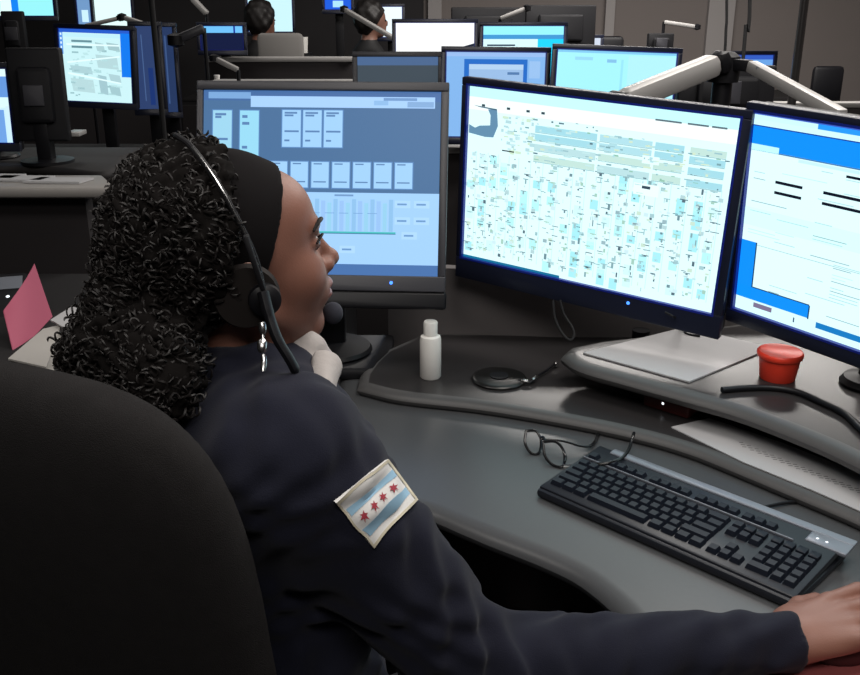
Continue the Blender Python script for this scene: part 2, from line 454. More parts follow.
for (x, y) in ((.85, .61), (.93, .61), (.85, .7), (.93, .7), (.88, .78), (.52, .86), (.62, .86)):
    r += [R(x - .035, y - .02, x + .03, y + .02, (172, 214, 252), 3), R(x - .025, y - .005, x + .015, y + .005, (105, 150, 200), 4)]
for k in range(6): r.append(R(.4 + .06 * k, .66, .44 + .06 * k, .664, (120, 165, 215), 4))
monitor((-.2248, 1.9408, 1.1609), math.radians(-3.2), math.radians(17.7), .003, .489, .3746, (.013, .016, .018, .032), r, SB,
        'left square-cornered monitor showing blue unit status board behind the head', 'monitors on the curved console', z1 + .0005, mb=M_greyb, rim=False, led=(.15, .45), depth=.05)
lm = [o for o in COL.objects if o.name == 'monitor'][0]
LM = frame3((-.2248, 1.9408, 1.1609), math.radians(-3.2), math.radians(17.7), .003)
MB().box((-.24, -.1873 - .068, -.045), (.262, -.1873 - .031, .004), LM, bev=.006).build('speaker_bar', M_black, lm)
# centre monitor: street map
rng = random.Random(3)
r = [R(0, 0, 1, .06, (196, 250, 255)), R(0, .06, 1, .13, (240, 255, 255), 1)]
for x in (.055, .16, .24, .3): r.append(R(x, .095, x + .014, .108, (50, 70, 80), 3))
for x, w in ((.72, .09), (.83, .07), (.91, .05)): r.append(R(x, .055, x + w, .064, (90, 110, 120), 3))
r.append(([(.082, .12), (.12, .113), (.127, .204), (.11, .27), (.075, .274), (.094, .206), (.094, .15)], (96, 138, 168), 3))
r.append(([(.004, .215), (.03, .23), (.05, .215), (.094, .206), (.11, .27), (.075, .274), (.004, .263)], (96, 138, 168), 4))
r.append(([(.02, .106), (.12, .112), (.12, .120), (.05, .114)], (70, 100, 120), 4))
for x0, x1 in ((.28, .52), (.53, .72), (.73, .83), (.85, .97)):
    for y0 in (.17, .215, .27, .33):
        r.append(R(x0, y0, x1, y0 + .035, rng.choice([(172, 218, 228), (160, 214, 226), (182, 218, 222), (190, 222, 214)]), 2))
        r.append(R(x0, y0 + .036, x1, y0 + .039, (120, 170, 178), 3))
cols = [.02, .07, .115, .16, .2, .25, .3, .36, .42, .47, .53, .58, .63, .68, .73, .78, .84, .9, .95]
for i, x in enumerate(cols):
    r.append(R(x + .02, .36, x + .023, .95, (196, 240, 244), 2))
    y = .37
    while y < .94:
        hgt = rng.uniform(.012, .035)
        if rng.random() < .3:
            r.append(R(x - .014, y, x + .016, y + hgt + .03, rng.choice([(180, 240, 245), (165, 232, 242), (205, 245, 246)]), 2))
        if rng.random() < .72:
            cc = rng.choice([(130, 165, 172), (150, 190, 196), (110, 140, 150), (160, 200, 185), (85, 108, 120)])
            ww = rng.uniform(.003, .012); xx = x + rng.uniform(-.012, .012)
            r.append(R(xx, y, xx + ww, y + hgt * rng.choice([.3, .6, 1]), cc, 3))
            if rng.random() < .4: r.append(R(xx - .008, y, xx + ww + .008, y + .005, cc, 4))
        y += hgt + rng.uniform(.005, .018)
for k in range(90):
    x = rng.uniform(.02, .97); y = rng.uniform(.35, .95); r.append(R(x, y, x + rng.uniform(.006, .03), y + .004, rng.choice([(120, 165, 172), (80, 110, 122)]), 4))
for k in range(60):
    x = rng.uniform(.14, .97); y = rng.uniform(.13, .36); r.append(R(x, y, x + rng.uniform(.004, .02), y + rng.uniform(.003, .01), rng.choice([(120, 160, 168), (140, 190, 170), (90, 120, 132)]), 4))
for k in range(520):
    x = rng.choice(cols) + rng.uniform(-.02, .02); y = rng.uniform(.36, .95)
    a, b = rng.choice([(.004, .012), (.008, .006), (.003, .022), (.012, .01), (.016, .02)])
    r.append(R(max(0, x), y, min(1, max(.003, x) + a), y + b, rng.choice([(176, 208, 212), (160, 198, 204), (186, 222, 226), (196, 222, 205), (150, 180, 188), (200, 230, 236)]), 2 + k % 3))
for k in range(60):
    x, y = rng.uniform(.14, .27), rng.uniform(.13, .34); r.append(R(x, y, x + rng.uniform(.004, .025), y + rng.uniform(.004, .02), rng.choice([(190, 226, 230), (175, 212, 218), (200, 226, 200)]), 3))
for k in range(90):
    x, y = rng.uniform(.29, .95), rng.uniform(.165, .36); r.append(R(x, y, x + rng.uniform(.006, .03), y + rng.uniform(.004, .012), rng.choice([(170, 214, 222), (190, 226, 228), (205, 226, 200), (150, 190, 198)]), 5))
r += [R(.69, .245, .75, .285, (225, 255, 255), 4), R(.7, .4, .73, .415, (50, 70, 85), 5), R(.67, .39, .76, .45, (230, 255, 255), 4), R(.15, .33, .2, .337, (30, 40, 50), 5), R(0, .985, .42, 1, (20, 110, 150), 4)]
cM = monitor((.3133, 1.883, 1.1483), math.radians(-34.3), math.radians(-1.7), math.radians(2.79), .5687, .3725, (.015, .02, .016, .048), r, W_,
        'centre widescreen monitor showing a pale street map', 'monitors on the curved console', 0.0, stand='none', led=(.115, .33), smat=M_bright)
# right monitor: form window
BL = (10, 140, 255)
r = [R(0, 0, 1, .035, (200, 240, 255)), R(0, 0, .99, .012, (60, 90, 190), 2), R(.22, .012, 1, .035, (40, 150, 250), 2), R(0, .035, 1, .06, (206, 252, 255), 2),
     R(0, .06, 1, .066, (20, 70, 160), 2), R(0, .066, 1, .175, BL, 2), R(0, .15, .1, .18, (190, 245, 250), 3), R(0, .175, 1, .181, (60, 120, 170), 3),
     R(.17, .185, .9, .2, (195, 235, 240), 3), R(.33, .213, .8, .225, (5, 15, 30), 4)]
for y in (.305, .355): r += [R(.1, y, .195, y + .014, (5, 12, 30), 4)]
for y in (.305, .355): r += [R(.265, y, .85, y + .014, (5, 12, 30), 4)]
for k in range(46):
    x = rng.choice([.02, .12, .25, .33, .45, .6, .75]); y = .2 + .016 * k
    if y < .9: r.append(R(x, y, x + rng.uniform(.03, .16), y + .004, rng.choice([(170, 215, 220), (140, 180, 188), (190, 230, 235)]), 3))
r += [R(0, .46, 1, .55, (212, 255, 255), 1), R(.05, .64, 1, .643, (150, 195, 200), 3), R(.5, .66, .64, .666, (120, 150, 160), 4),
      R(0, .63, .055, .93, BL, 4), R(0, .865, .27, .93, BL, 4), R(.055, .63, .06, .865, (20, 70, 110), 5), R(.055, .86, .27, .866, (20, 70, 110), 5), R(.268, .865, .273, .935, (20, 70, 110), 5),
      R(0, .93, 1, 1, (214, 252, 255), 3), R(.3, .935, .46, .965, (20, 120, 190), 4), R(.55, .935, .8, .965, (20, 120, 190), 4), R(.07, .94, .14, .965, (120, 110, 140), 4),
      R(.55, .8, .75, .812, (5, 12, 30), 4), R(.22, .95, .225, .975, (60, 80, 110), 4)]
monitor((.7465, 1.4897, 1.1365), math.radians(-53.84), math.radians(-4.2), math.radians(2.17), .569, .372, (.014, .02, .016, .030), r, W_,
        'right monitor showing a form window with blue banner, cut by frame edge', 'monitors on the curved console', 0.0, stand='none', smat=M_bright)

# dual mount whose grey arms carry the centre and right monitors
jt = at(727, 64, d=2.12)
mo = thing('monitor_mount', (jt.x, jt.y + .02, z2), 'jointed grey double monitor mount rising behind centre and right monitors', 'monitor mount')
MB().tube([(jt.x, jt.y + .02, z2), (jt.x, jt.y + .02, jt.z - .03)], .022, 16).build('post', M_black, mo)
MB().lathe((jt.x, jt.y + .02, z2), [(.001, 0), (.06, 0), (.06, .012), (.03, .02), (.001, .02)], 24).build('base', M_black, mo)
MB().lathe((jt.x, jt.y + .02, jt.z - .04), [(.001, 0), (.034, 0), (.036, .02), (.034, .055), (.02, .065), (.001, .065)], 24).build('joint', M_case, mo)
a0, a1 = at(622, 102, d=2.02), at(716, 64, d=2.1)
dirv = (a1 - a0).normalized()
def beam(p, q, w, h, bev=.006):
    d = (q - p); L = d.length; x = d.normalized(); y = Vector((0, 0, 1)).cross(x).normalized(); z = x.cross(y)
    M = Matrix(((x.x, y.x, z.x, p.x), (x.y, y.y, z.y, p.y), (x.z, y.z, z.z, p.z), (0, 0, 0, 1)))
    return M, L
def beam_mb(p, q, w, h, bev=.006, mb=None):
    M, L = beam(p, q, w, h); return (mb or MB()).box((0, -w/2, -h/2), (L, w/2, h/2), M, bev=bev)
b1 = beam_mb(a0, a1, .05, .05, .016).build('arm', M_arm, mo)
beam_mb(a0 - dirv * .025, a0 + dirv * .004, .054, .054, .012).build('arm_end', M_black, b1)
beam_mb(a1 - dirv * .004, a1 + dirv * .03, .05, .05, .015).build('arm_end', M_black, b1)
b0, b2 = at(751, 66, d=2.08), at(842, 116, d=1.85)
b4 = beam_mb(b0, b2, .026, .026, .005).build('arm', M_arm, mo)
beam_mb(at(757, 67.5, d=2.05), at(778, 78.5, d=2.0), .010, .010, .003).build('hinge_plate', M_kbs, b4)
beam_mb(Vector((jt.x, jt.y + .02, jt.z)), b0, .02, .025, .004).build('link', M_black, mo)
cb = Vector((.3133 + .07, 1.883 + .10, 1.1483)); rb = Vector((.7465 + .085, 1.4897 + .065, 1.1365))
MB().tube([a0, a0 + Vector((0, .0, -.05)), cb, cb - Vector((.045, .066, 0))], .014, 10).build('hanger', M_black, mo)
MB().tube([b2, b2 + Vector((0, 0, -.05)), rb, rb - Vector((.04, .03, 0))], .012, 10).build('hanger', M_black, mo)
cbl = thing('cable', (jt.x + .0, jt.y + .03, jt.z), 'thin black cable hanging straight down to the monitor mount joint', 'cable', 'cables above the monitor mount')
MB().tube(spline([at(724, 60, d=2.3), at(726, 30, d=2.3), at(727, -60, d=2.3), at(727, -700, d=2.3)], 4), .0035, 6).build('cord', M_black2, cbl)
cbl = thing('cable', (jt.x + .05, jt.y + .03, jt.z), 'slanted black cable just right of the mount joint', 'cable', 'cables above the monitor mount')
MB().tube(spline([at(743, 60, d=2.3), at(746, 25, d=2.3), at(751, -40, d=2.3), at(760, -700, d=2.3)], 4), .0045, 6).build('cord', M_black2, cbl)

# ------------------------------------------------------------------ objects on the console
# bottle
c = at(430.5, 377, z=z1)
o = thing('bottle', c, 'small white plastic bottle with flat cap standing on the lower tier', 'bottle')
MB().lathe(c, [(.001, 0), (.020, 0), (.0225, .003), (.0225, .085), (.0205, .092), (.0135, .095), (.0135, .098)], 32).build('body', M_white, o)
tag(MB().lathe(c, [(.001, .096), (.0145, .096), (.0148, .122), (.013, .125), (.001, .125)], 32).build('cap', mat('cap_white', (.85, .84, .8), .35), o), None)
# red tub
c = at(777, 378, z=z2)
o = thing('tub', c, 'bright red round plastic tub with rolled rim on the upper tier', 'tub')
MB().lathe(c, [(.001, 0), (.031, 0), (.033, .003), (.037, .036), (.037, .046)], 40).build('body', M_red, o)
MB().lathe(c, [(.001, .044), (.041, .044), (.0425, .048), (.0425, .053), (.040, .056), (.036, .054), (.001, .053)], 40).build('lid', M_red, o)
# papers on the upper tier
def sheet(name, pts, z, m, label, cat, th=.0015, lines=None, group=None):
    c = sum((Vector(p) for p in pts), Vector()) / len(pts)
    a = MB(); n = len(pts); vs = [(p[0], p[1], z) for p in pts] + [(p[0], p[1], z + th) for p in pts]
    a.add(vs, [tuple(range(n - 1, -1, -1)), tuple(range(n, 2 * n))] + [(i, (i + 1) % n, (i + 1) % n + n, i + n) for i in range(n)])
    if lines:
        for q in lines: a.add([(x, y, z + th + .0002) for x, y in q], [tuple(range(len(q)))], mi=1)
    o = a.build(name, [m, mat('print_ink', (.2, .2, .2), .8)], smooth=False, origin=(c.x, c.y, z)); tag(o, label, cat, group); return o
ps = [at(x, y, z=z2) for x, y in ((583, 354), (689, 383), (772, 349), (686, 328))]
sheet('paper_sheet', ps, z2 + .0004, M_paper, 'blank white paper sheet on the upper tier beside the red tub', 'paper', .003)
ps = [at(x, y, z=z1) for x, y in ((671, 428), (743, 463), (812, 491), (862, 513), (925, 545), (930, 505), (862, 475), (780, 443), (709, 419))]
ln = []
for k in range(16):
    t = k / 15; x = 741 + t * 115; y = 446 + t * 46 + t * (1 - t) * 2
    for j in range(3):
        a = at(x + j * 1.5 - 2, y + j * 2.2 - 2, z=z1); ln.append([(a.x, a.y), (a.x + .007, a.y - .001), (a.x + .008, a.y + .0016), (a.x + .001, a.y + .0026)])
sheet('paper_sheet', ps, z1 + .0004, M_paper, 'long printed white paper strip on the lower tier behind keyboard', 'paper', .002, ln)
# small dark red box under the upper tier
c = at(668, 411, z=z1)
o = thing('small_device', c, 'small dark red device with a tiny light, tucked under the upper tier edge', 'device')
Mx = Matrix.Translation(c) @ Matrix.Rotation(-.75, 4, 'Z')
MB().box((-.05, -.012, .0005), (.05, .035, .026), Mx, bev=.006).build('body', mat('dark_red', (.09, .016, .014), .4), o)
MB().lathe((0, 0, 0), [(.0005, 0), (.0028, 0), (.0005, .0012)], 10, M=Mx @ Matrix.Translation((-.006, -.012, .018)) @ Matrix.Rotation(PI / 2, 4, 'X')).build('light', M_wled, o)
# black disc with cord and metal plugs
c = at(499, 380, z=z1)
o = thing('cable_puck', c, 'flat round black puck with short cord beside the white bottle', 'puck')
MB().lathe(c, [(.001, .0003), (.056, .0003), (.058, .004), (.056, .007), (.05, .009), (.001, .0092)], 48).build('body', mat('puck_black', (.01, .01, .01), .3), o)
MB().lathe(c, [(.001, .0093), (.02, .0093), (.02, .011), (.001, .011)], 24).build('centre_cap', M_case, o)
pc = [at(x, y, z=z1) + Vector((0, 0, zz)) for x, y, zz in ((518, 384, .008), (530, 386, .008), (538, 380, .010), (547, 375, .012), (553, 370, .012), (558, 366, .006))]
MB().tube(spline(pc), .0028, 8).build('cord', M_black, o)
for i, j in ((0, 1), (1, 2), (4, 5)):
    a, b = pc[i], pc[j]; tag(MB().tube([a.lerp(b, .3), a.lerp(b, .45), a.lerp(b, .85)], [.004, .0058, .0045], 10).build('plug', M_steel, o), 'metal plug')
# loop of cord under the centre monitor
pl = [at(x, y, d=d) for x, y, d in ((553, 300, 1.99), (555, 318, 1.99), (562, 333, 1.985), (570, 340, 1.98), (574, 335, 1.98), (572, 327, 1.985), (564, 314, 1.99), (560, 300, 1.99))]
o = thing('cable', pl[3], 'black cable loop dangling below the centre monitor before the partition', 'cable')
MB().tube(spline(pl), .0028, 8).build('cord', M_black2, o)
pl = [at(665, 312, d=1.86), at(676, 318, d=1.87), at(684, 324, z=z2 + .015), at(686, 333, z=z2 + .006), at(700, 336, z=z2 + .006)]
o = thing('cable', pl[2], 'thin grey cable end drooping onto the blank paper sheet', 'cable')
MB().tube(spline(pl), .0022, 8).build('cord', M_case, o)
pl = [at(x, y, z=z2 + .0065) for x, y in ((722, 390), (745, 388), (775, 388), (800, 393), (825, 404), (845, 414), (862, 430), (885, 450))]
o = thing('cable', pl[2], 'thick black cable curving over the upper tier in front of red tub', 'cable')
MB().tube(spline(pl), .006, 10).build('cord', M_black, o)
# black phone handset like object at the right edge of the upper tier
c = at(868, 385, z=z2)
o = thing('table_speaker', c, 'dark rounded black device on the upper tier at the right frame edge', 'speaker')
MB().lathe(c, [(.001, 0), (.05, 0), (.052, .006), (.045, .016), (.02, .022), (.02, .06), (.001, .06)], 32).build('body', M_black, o)
# eyeglasses
def gl(x, y, z): return at(x, y, z=zM) + Vector((0, 0, 0)) if z == 0 else at(x, y, z=zM + z)
c = at(560, 455, z=zM)
o = thing('eyeglasses', c, 'black framed eyeglasses lying open on the desk behind the keyboard', 'glasses')
M_gf = mat('glasses_frame', (.008, .008, .009), .25)
def lens(pts, nm):
    ring = spline(pts + [pts[0]], 5)[:-1]
    MB().tube(ring + [ring[0], ring[1]], .0026, 8, cap=False).build('rim', M_gf, o)
lens([gl(526, 431, .03), gl(536, 431, .03), gl(541, 441, .016), gl(539, 453, .003), gl(531, 453, .003), gl(525, 443, .014)], 'l')
lens([gl(543, 442, .028), gl(556, 442, .03), gl(564, 452, .018), gl(563, 466, .004), gl(553, 465, .003), gl(545, 456, .012)], 'r')
MB().tube(spline([gl(540, 438, .024), gl(543, 437, .027), gl(546, 442, .026)]), .0022, 8).build('bridge', M_gf, o)
MB().tube(spline([gl(541, 439, .024), gl(562, 441, .020), gl(580, 446, .012), gl(590, 446, .008), gl(596, 440, .005), gl(599, 431, .0045)]), [.0022] * 18 + [.003] * 13, 8, flat=1).build('temple', M_gf, o)
MB().tube(spline([gl(563, 466, .012), gl(575, 466, .020), gl(600, 464, .034), gl(618, 460, .038), gl(628, 451, .037), gl(634, 433, .034)]), [.003] * 31, 8).build('temple', M_gf, o)
tag(beam_mb(gl(564, 467, .013), gl(586, 465.5, .026), .006, .004, .001).build('hinge', mat('hinge_silver', (.55, .53, .5), .3, metal=.6), o), 'silver hinge trim on the near temple')
MB().tube(spline([gl(563, 452, .02), gl(566, 457, .014), gl(565, 462, .012)]), .002, 8).build('nose_pad', M_gf, o)

# ------------------------------------------------------------------ keyboard
K0 = at(538, 496, z=zM); K1 = at(783, 606, z=zM)
kx = (K1 - K0); kx.z = 0; KL = kx.length; kx.normalize(); ky = Vector((-kx.y, kx.x, 0))
kt = math.radians(5)
KM = Matrix(((kx.x, ky.x, 0, K0.x), (kx.y, ky.y, 0, K0.y), (0, 0, 1, zM + .0006), (0, 0, 0, 1)))
KT = KM @ Matrix.Translation((0, 0, .014)) @ Matrix.Rotation(kt, 4, 'X')
kb = thing('keyboard', K0, 'black computer keyboard with silver rear strip on the grey desk', 'keyboard')
KL = KL + .015; KD = .172
m = MB(); m.box((0, 0, 0), (KL, KD, .012), KM, bev=.005); m.box((.001, .001, -.006), (KL - .001, KD, .005), KT, bev=.003)
m.box((.003, KD * .55, -.012), (KL - .003, KD - .002, .0), KT, bev=.003)
m.build('body', M_kb, kb)
tag(MB().box((0, -.006, .001), (KL, .016, .0155), KM, bev=.005).build('front_lip', M_kb, kb), None)
m = MB(); m.box((.03, KD - .014, .0), (KL + .012, KD + .004, .0075), KT, bev=.003); m.box((KL - .05, KD - .040, .0), (KL + .012, KD - .010, .007), KT, bev=.003)
tag(m.build('rear_strip', M_kbs, kb), 'silver grey strip along the back edge')
m = MB(); m.box((.004, .118, .004), (KL - .06, .1205, .0085), KT, bev=.001)
tag(m.build('row_divider', M_kbs, kb), 'thin silver line before the function keys')
for k in range(2):
    MB().lathe((0, 0, 0), [(.0004, .0), (.0022, 0), (.0004, .0012)], 10, M=KT @ Matrix.Translation((KL - .035 + .014 * k, KD - .028, .0078))).build('status_light', M_wled, kb)
kmesh = {}
u = (KL - .02) / 22.6
def key(x, y, w=1., h=1.):
    kk = (w, h)
    if kk not in kmesh:
        a = MB(); W2, H2 = w * u * .46, h * .0185 * .45; vs = []
        for z, s_, ex in ((0, 1., 0), (.0055, .80, .0), (.0070, .70, 0)):
            for sx, sy in ((-1, -1), (1, -1), (1, 1), (-1, 1)):
                vs.append((sx * (W2 - (1 - s_) * .0085), sy * (H2 - (1 - s_) * .0085) + (0.0008 if z else 0), z))
        fs = [(8, 9, 10, 11)] + [(r * 4 + i, r * 4 + (i + 1) % 4, r * 4 + 4 + (i + 1) % 4, r * 4 + 4 + i) for r in range(2) for i in range(4)]
        a.add([K0 + KT.to_3x3() @ Vector(v) for v in vs], fs)
        o = a.build('key', M_key, kb, origin=K0); kmesh[kk] = o.data
    else:
        o = bpy.data.objects.new('key', kmesh[kk]); COL.objects.link(o); o.parent = kb
    o.location = (KT @ Vector((x, y, .005))) - K0
nk = 0; rest = []
def row(y, specs, x=.010):
    global nk
    for w in specs:
        if w < 0: x += -w * u; continue
        if nk < 100: key(x + w * u / 2, y, w, 1)
        else: rest.append((x + w * u / 2, y, w))
        nk += 1
        x += w * u
rp = .0186; y0 = .026
row(y0, [1.25, 1.25, 1.25, 6.25, 1.25, 1.25, 1.25, 1.25, -.3, 1, 1, 1, -.3, 2, 1, 1])
row(y0 + rp, [2.25] + [1] * 10 + [2.75, -1.3, 1, -1.3, 1, 1, 1, 1])
row(y0 + rp * 5 + .010, [1, -1, 1, 1, 1, 1, -.5, 1, 1, 1, 1, -.5, 1, 1, 1, 1, -.3, 1, 1, 1])
row(y0 + rp * 2, [1.75] + [1] * 11 + [2.25, -3.6, 1, 1, 1, 1])
row(y0 + rp * 3, [1.5] + [1] * 12 + [1.5, -.3, 1, 1, 1, -.3, 1, 1, 1, 1])
row(y0 + rp * 4, [1] * 13 + [2, -.3, 1, 1, 1, -.3, 1, 1, 1, 1])
if rest:
    km = MB()
    for x, y, w in rest:
        km.box((x - w * u * .40, y - .0075, .004), (x + w * u * .40, y + .0075, .012), KT, bev=.0015)
    tag(km.build('keys', M_key, kb), kind='stuff')
pl = [at(x, y, z=zM + .005) for x, y in ((742, 514), (765, 507), (790, 502), (812, 501), (824, 505), (834, 512))]
pl = [KT @ Vector((KL * .56, KD + .004, .002))] + pl
o = thing('cable', pl[2], 'thin black cable curling on the desk behind the keyboard', 'cable')
MB().tube(spline(pl), .0028, 8).build('cord', M_black, o)

# mouse pad and mouse
c = at(850, 700, z=zM)
a = MB().slab([tuple(at(x, y, z=zM))[:2] for x, y in ((776, 671), (960, 652), (1010, 760), (800, 790))], zM + .0005, zM + .006)
o = a.build('mouse_pad', mat('rose_pad', (.35, .09, .09), .6, noise=.2, nscale=30), origin=c); tag(o, 'rosy red mouse pad at the bottom right corner under the hand', 'mouse pad')

# ------------------------------------------------------------------ left side desk things
ld = thing('side_desk', (-1.35, 2.3, 0), 'dark side desk at the left carrying papers and a telephone', 'desk')
MB().slab([(-2.1, 1.75), (-.62, 1.75), (-.62, 2.74), (-2.1, 2.74)], .71, .74).build('worktop', mat('dark_laminate', (.010, .009, .010), .8), ld)
MB().box((-2.05, 1.8, 0), (-2.0, 2.7, .71)).build('leg', M_black, ld); MB().box((-.7, 1.8, 0), (-.65, 2.7, .71)).build('leg', M_black, ld)
# binder
def quadbox(pts, z0, z1):
    c = MB(); vs = [(p.x, p.y, z0) for p in pts] + [(p.x, p.y, z1) for p in pts]
    c.add(vs, [(3, 2, 1, 0), (4, 5, 6, 7), (0, 1, 5, 4), (1, 2, 6, 5), (2, 3, 7, 6), (3, 0, 4, 7)]); return c
ps = [at(x, y, z=.79) for x, y in ((10, 358), (46, 366), (60, 326), (43, 330))]
c = sum(ps, Vector()) / 4; c.z = .741
o = thing('binder', c, 'thick off-white binder lying on the left side desk before pink folder', 'binder')
quadbox(ps, .741, .787).build('page_block', mat('page_white', (.55, .52, .48), .8), o, smooth=False)
quadbox([p + (p - Vector((c.x, c.y, p.z))) * .06 for p in ps], .787, .791).build('cover', mat('offwhite_cover', (.48, .46, .43), .6), o, smooth=False)
ps = [at(x, y, z=.80) for x, y in ((50, 318), (60, 324), (92, 309), (74, 303))]
for k in range(2):
    q = [p + Vector((.015 * k, -.02 * k, 0)) for p in ps]
    sheet('paper_sheet', q, .7925 + .004 * k, M_paper, ['lower curled white paper leaning out behind the binder', 'upper curled white paper leaning out behind the binder'][k], 'paper', .003)
ps = [at(3, 311, d=2.28), at(14, 358, d=2.22), at(52, 317, d=2.42), at(34, 264, d=2.42)]
n = (ps[1] - ps[0]).cross(ps[2] - ps[0]).normalized() * .004
a = MB(); N = 8; vs = []
for i in range(N + 1):
    for j in range(N + 1):
        s_, t_ = i / N, j / N
        p = ps[0].lerp(ps[1], t_).lerp(ps[3].lerp(ps[2], t_), s_) + n * (3.5 * math.sin(PI * s_) * (1 - t_))
        vs.append(p)
vs += [v + n * .5 for v in vs]; T = (N + 1) ** 2
for i in range(N):
    for j in range(N):
        k = i * (N + 1) + j; a_, b_, c_, d_ = k, k + 1, k + N + 2, k + N + 1
        a.f.append((a_, b_, c_, d_)); a.f.append((d_ + T, c_ + T, b_ + T, a_ + T)); a.mi += [0, 0]; a.c += [None, None]
a.v = [tuple(v) for v in vs]
o = a.build('folder', M_pink, origin=ps[1]); tag(o, 'pink card folder propped upright on the left side desk', 'folder')
c = at(0, 288, d=2.5)
o = thing('desk_telephone', (c.x - .03, c.y, .741), 'black desk telephone with small white light at left frame edge', 'telephone')
Mx = Matrix.Translation((c.x - .03, c.y, .742)) @ Matrix.Rotation(.3, 4, 'Z') @ Matrix.Rotation(math.radians(25), 4, 'X')
MB().box((-.11, -.08, .0), (.09, .1, .035), Mx, bev=.01).build('body', M_case, o)
MB().tube([Mx @ Vector((-.07, -.09, .06)), Mx @ Vector((-.07, 0, .075)), Mx @ Vector((-.07, .1, .06))], [.024, .016, .024], 12).build('handset', M_black, o)
MB().box((-.02, .03, .035), (.08, .08, .037), Mx, bev=.001).build('display', M_kbs, o)
MB().lathe((0, 0, 0), [(.0005, 0), (.005, 0), (.0005, .002)], 10, M=Mx @ Matrix.Translation((.045, .0, .036))).build('message_light', M_wled, o)


# ------------------------------------------------------------------ person
HA = math.radians(25)                              # heading of the face
HO = Vector((-.222, 1.043, 1.238))                 # between the ears
hp = math.radians(6)
Hf = Vector((math.cos(HA) * math.cos(hp), math.sin(HA) * math.cos(hp), math.sin(hp)))
Hr = Vector((math.sin(HA), -math.cos(HA), 0)); Hu = Hr.cross(Hf)
def H(f, r, u): return HO + Hf * f + Hr * r + Hu * u
TA = math.radians(40)
Tf = Vector((math.cos(TA), math.sin(TA), 0)); Tr = Vector((math.sin(TA), -math.cos(TA), 0)); Tu = Vector((0, 0, 1))
C7 = Vector((-.255, 1.025, 1.10))
ShR = Vector((-.150, .890, 1.075)); ShL = C7 - Tr * .17 + Vector((0, 0, -.03))
ElR = at(485, 672, d=1.095); WrR = at(787, 641, d=1.165)
ElL = ShL - Tf * .02 - Tr * .05 + Vector((0, 0, -.31)); WrL = ElL + Tf * .20 + Tr * .09 + Vector((0, 0, .0))
PEL = C7 - Tf * .06 + Vector((0, 0, -.56))
t3 = lambda v: tuple(v)

head = [('u', 0, s_ell((-.010, 0, .042), (.094, .075, .086))),
        ('u', .02, s_ell((.045, 0, .0), (.052, .060, .075))),
        ('u', .02, s_ell((.058, 0, .050), (.038, .052, .043))),
        ('u', .03, s_ell((.048, 0, -.045), (.046, .050, .048))),
        ('u', .02, s_cone((.005, .052, -.045), (.066, .010, -.087), .018, .017)),
        ('u', .02, s_cone((.005, -.052, -.045), (.066, -.010, -.087), .018, .017)),
        ('u', .015, s_ell((.075, 0, -.088), (.016, .020, .016))),
        ('u', .02, s_ell((.062, .036, -.018), (.028, .024, .026))), ('u', .02, s_ell((.062, -.036, -.018), (.028, .024, .026))),
        ('u', .012, s_cone((.084, .034, .034), (.093, .010, .030), .009, .010)), ('u', .012, s_cone((.084, -.034, .034), (.093, -.010, .030), .009, .010)),
        ('s', .012, s_ell((.102, .032, .014), (.016, .020, .011))), ('s', .012, s_ell((.102, -.032, .014), (.016, .020, .011))),
        ('u', .010, s_cone((.090, 0, .024), (.110, 0, -.012), .007, .009)),
        ('u', .006, s_ell((.113, 0, -.016), (.011, .011, .010))),
        ('u', .006, s_ell((.103, .013, -.020), (.010, .008, .008))), ('u', .006, s_ell((.103, -.013, -.020), (.010, .008, .008))),
        ('u', .014, s_ell((.086, 0, -.046), (.018, .030, .022))),
        ('u', .004, s_ell((.1010, 0, -.0425), (.0095, .020, .0060))),
        ('u', .004, s_ell((.0990, 0, -.0555), (.0095, .018, .0070))),
        ('s', .003, s_ell((.112, 0, -.0487), (.012, .026, .0013))),
        ('u', .003, s_ell((.080, .031, .016), (.0135, .0155, .0085))), ('u', .003, s_ell((.080, -.031, .016), (.0135, .0155, .0085))),
        ('u', .006, s_ell((-.004, .077, -.004), (.017, .007, .030))), ('u', .006, s_ell((-.004, -.077, -.004), (.017, .007, .030)))]
# right hand, palm down over the mouse
hd = (at(870, 612, z=.80) - WrR); hd.z = .004; hd.normalize()
hu = Vector((-.05, -.12, 1)); hu = (hu - hd * hu.dot(hd)).normalized(); hs = hd.cross(hu)     # hs points to the little finger (towards the camera)
def Hd(a, s_, u_): return WrR + hd * a + hs * s_ + hu * u_
hand = [('u', 0, s_ell((.045, .002, .006), (.062, .036, .017))),
        ('u', .015, s_ell((.006, 0, 0), (.04, .029, .022))),
        ('u', .012, s_ell((.035, -.026, -.004), (.038, .018, .019)))]
for i, (sy, L1, L2, L3, r_) in enumerate(((-.028, .042, .026, .020, .0094), (-.009, .046, .030, .021, .0097), (.011, .042, .028, .021, .0092), (.029, .033, .021, .019, .0083))):
    k0 = (.078 - abs(sy + .006) * .35, sy, .012); hand.append(('u', .008, s_cone((.02, sy * .6, .006), k0, .011, .0105)))
    k1 = (k0[0] + L1, sy * 1.12, k0[2] + .004); k2 = (k1[0] + L2 * .9, sy * 1.15, k1[2] - L2 * .5); k3 = (k2[0] + L3 * .75, sy * 1.15, k2[2] - L3 * .7)
    hand += [('u', .005, s_cone(k0, k1, r_ + .001, r_)), ('u', .002, s_cone(k1, k2, r_, r_ * .93)), ('u', .002, s_cone(k2, k3, r_ * .93, r_ * .8))]
hand += [('u', .010, s_cone((.02, -.028, -.002), (.055, -.052, -.010), .014, .0115)), ('u', .003, s_cone((.055, -.052, -.010), (.084, -.060, -.016), .0112, .0095))]
handL = [(op, k, fn) for op, k, fn in hand]
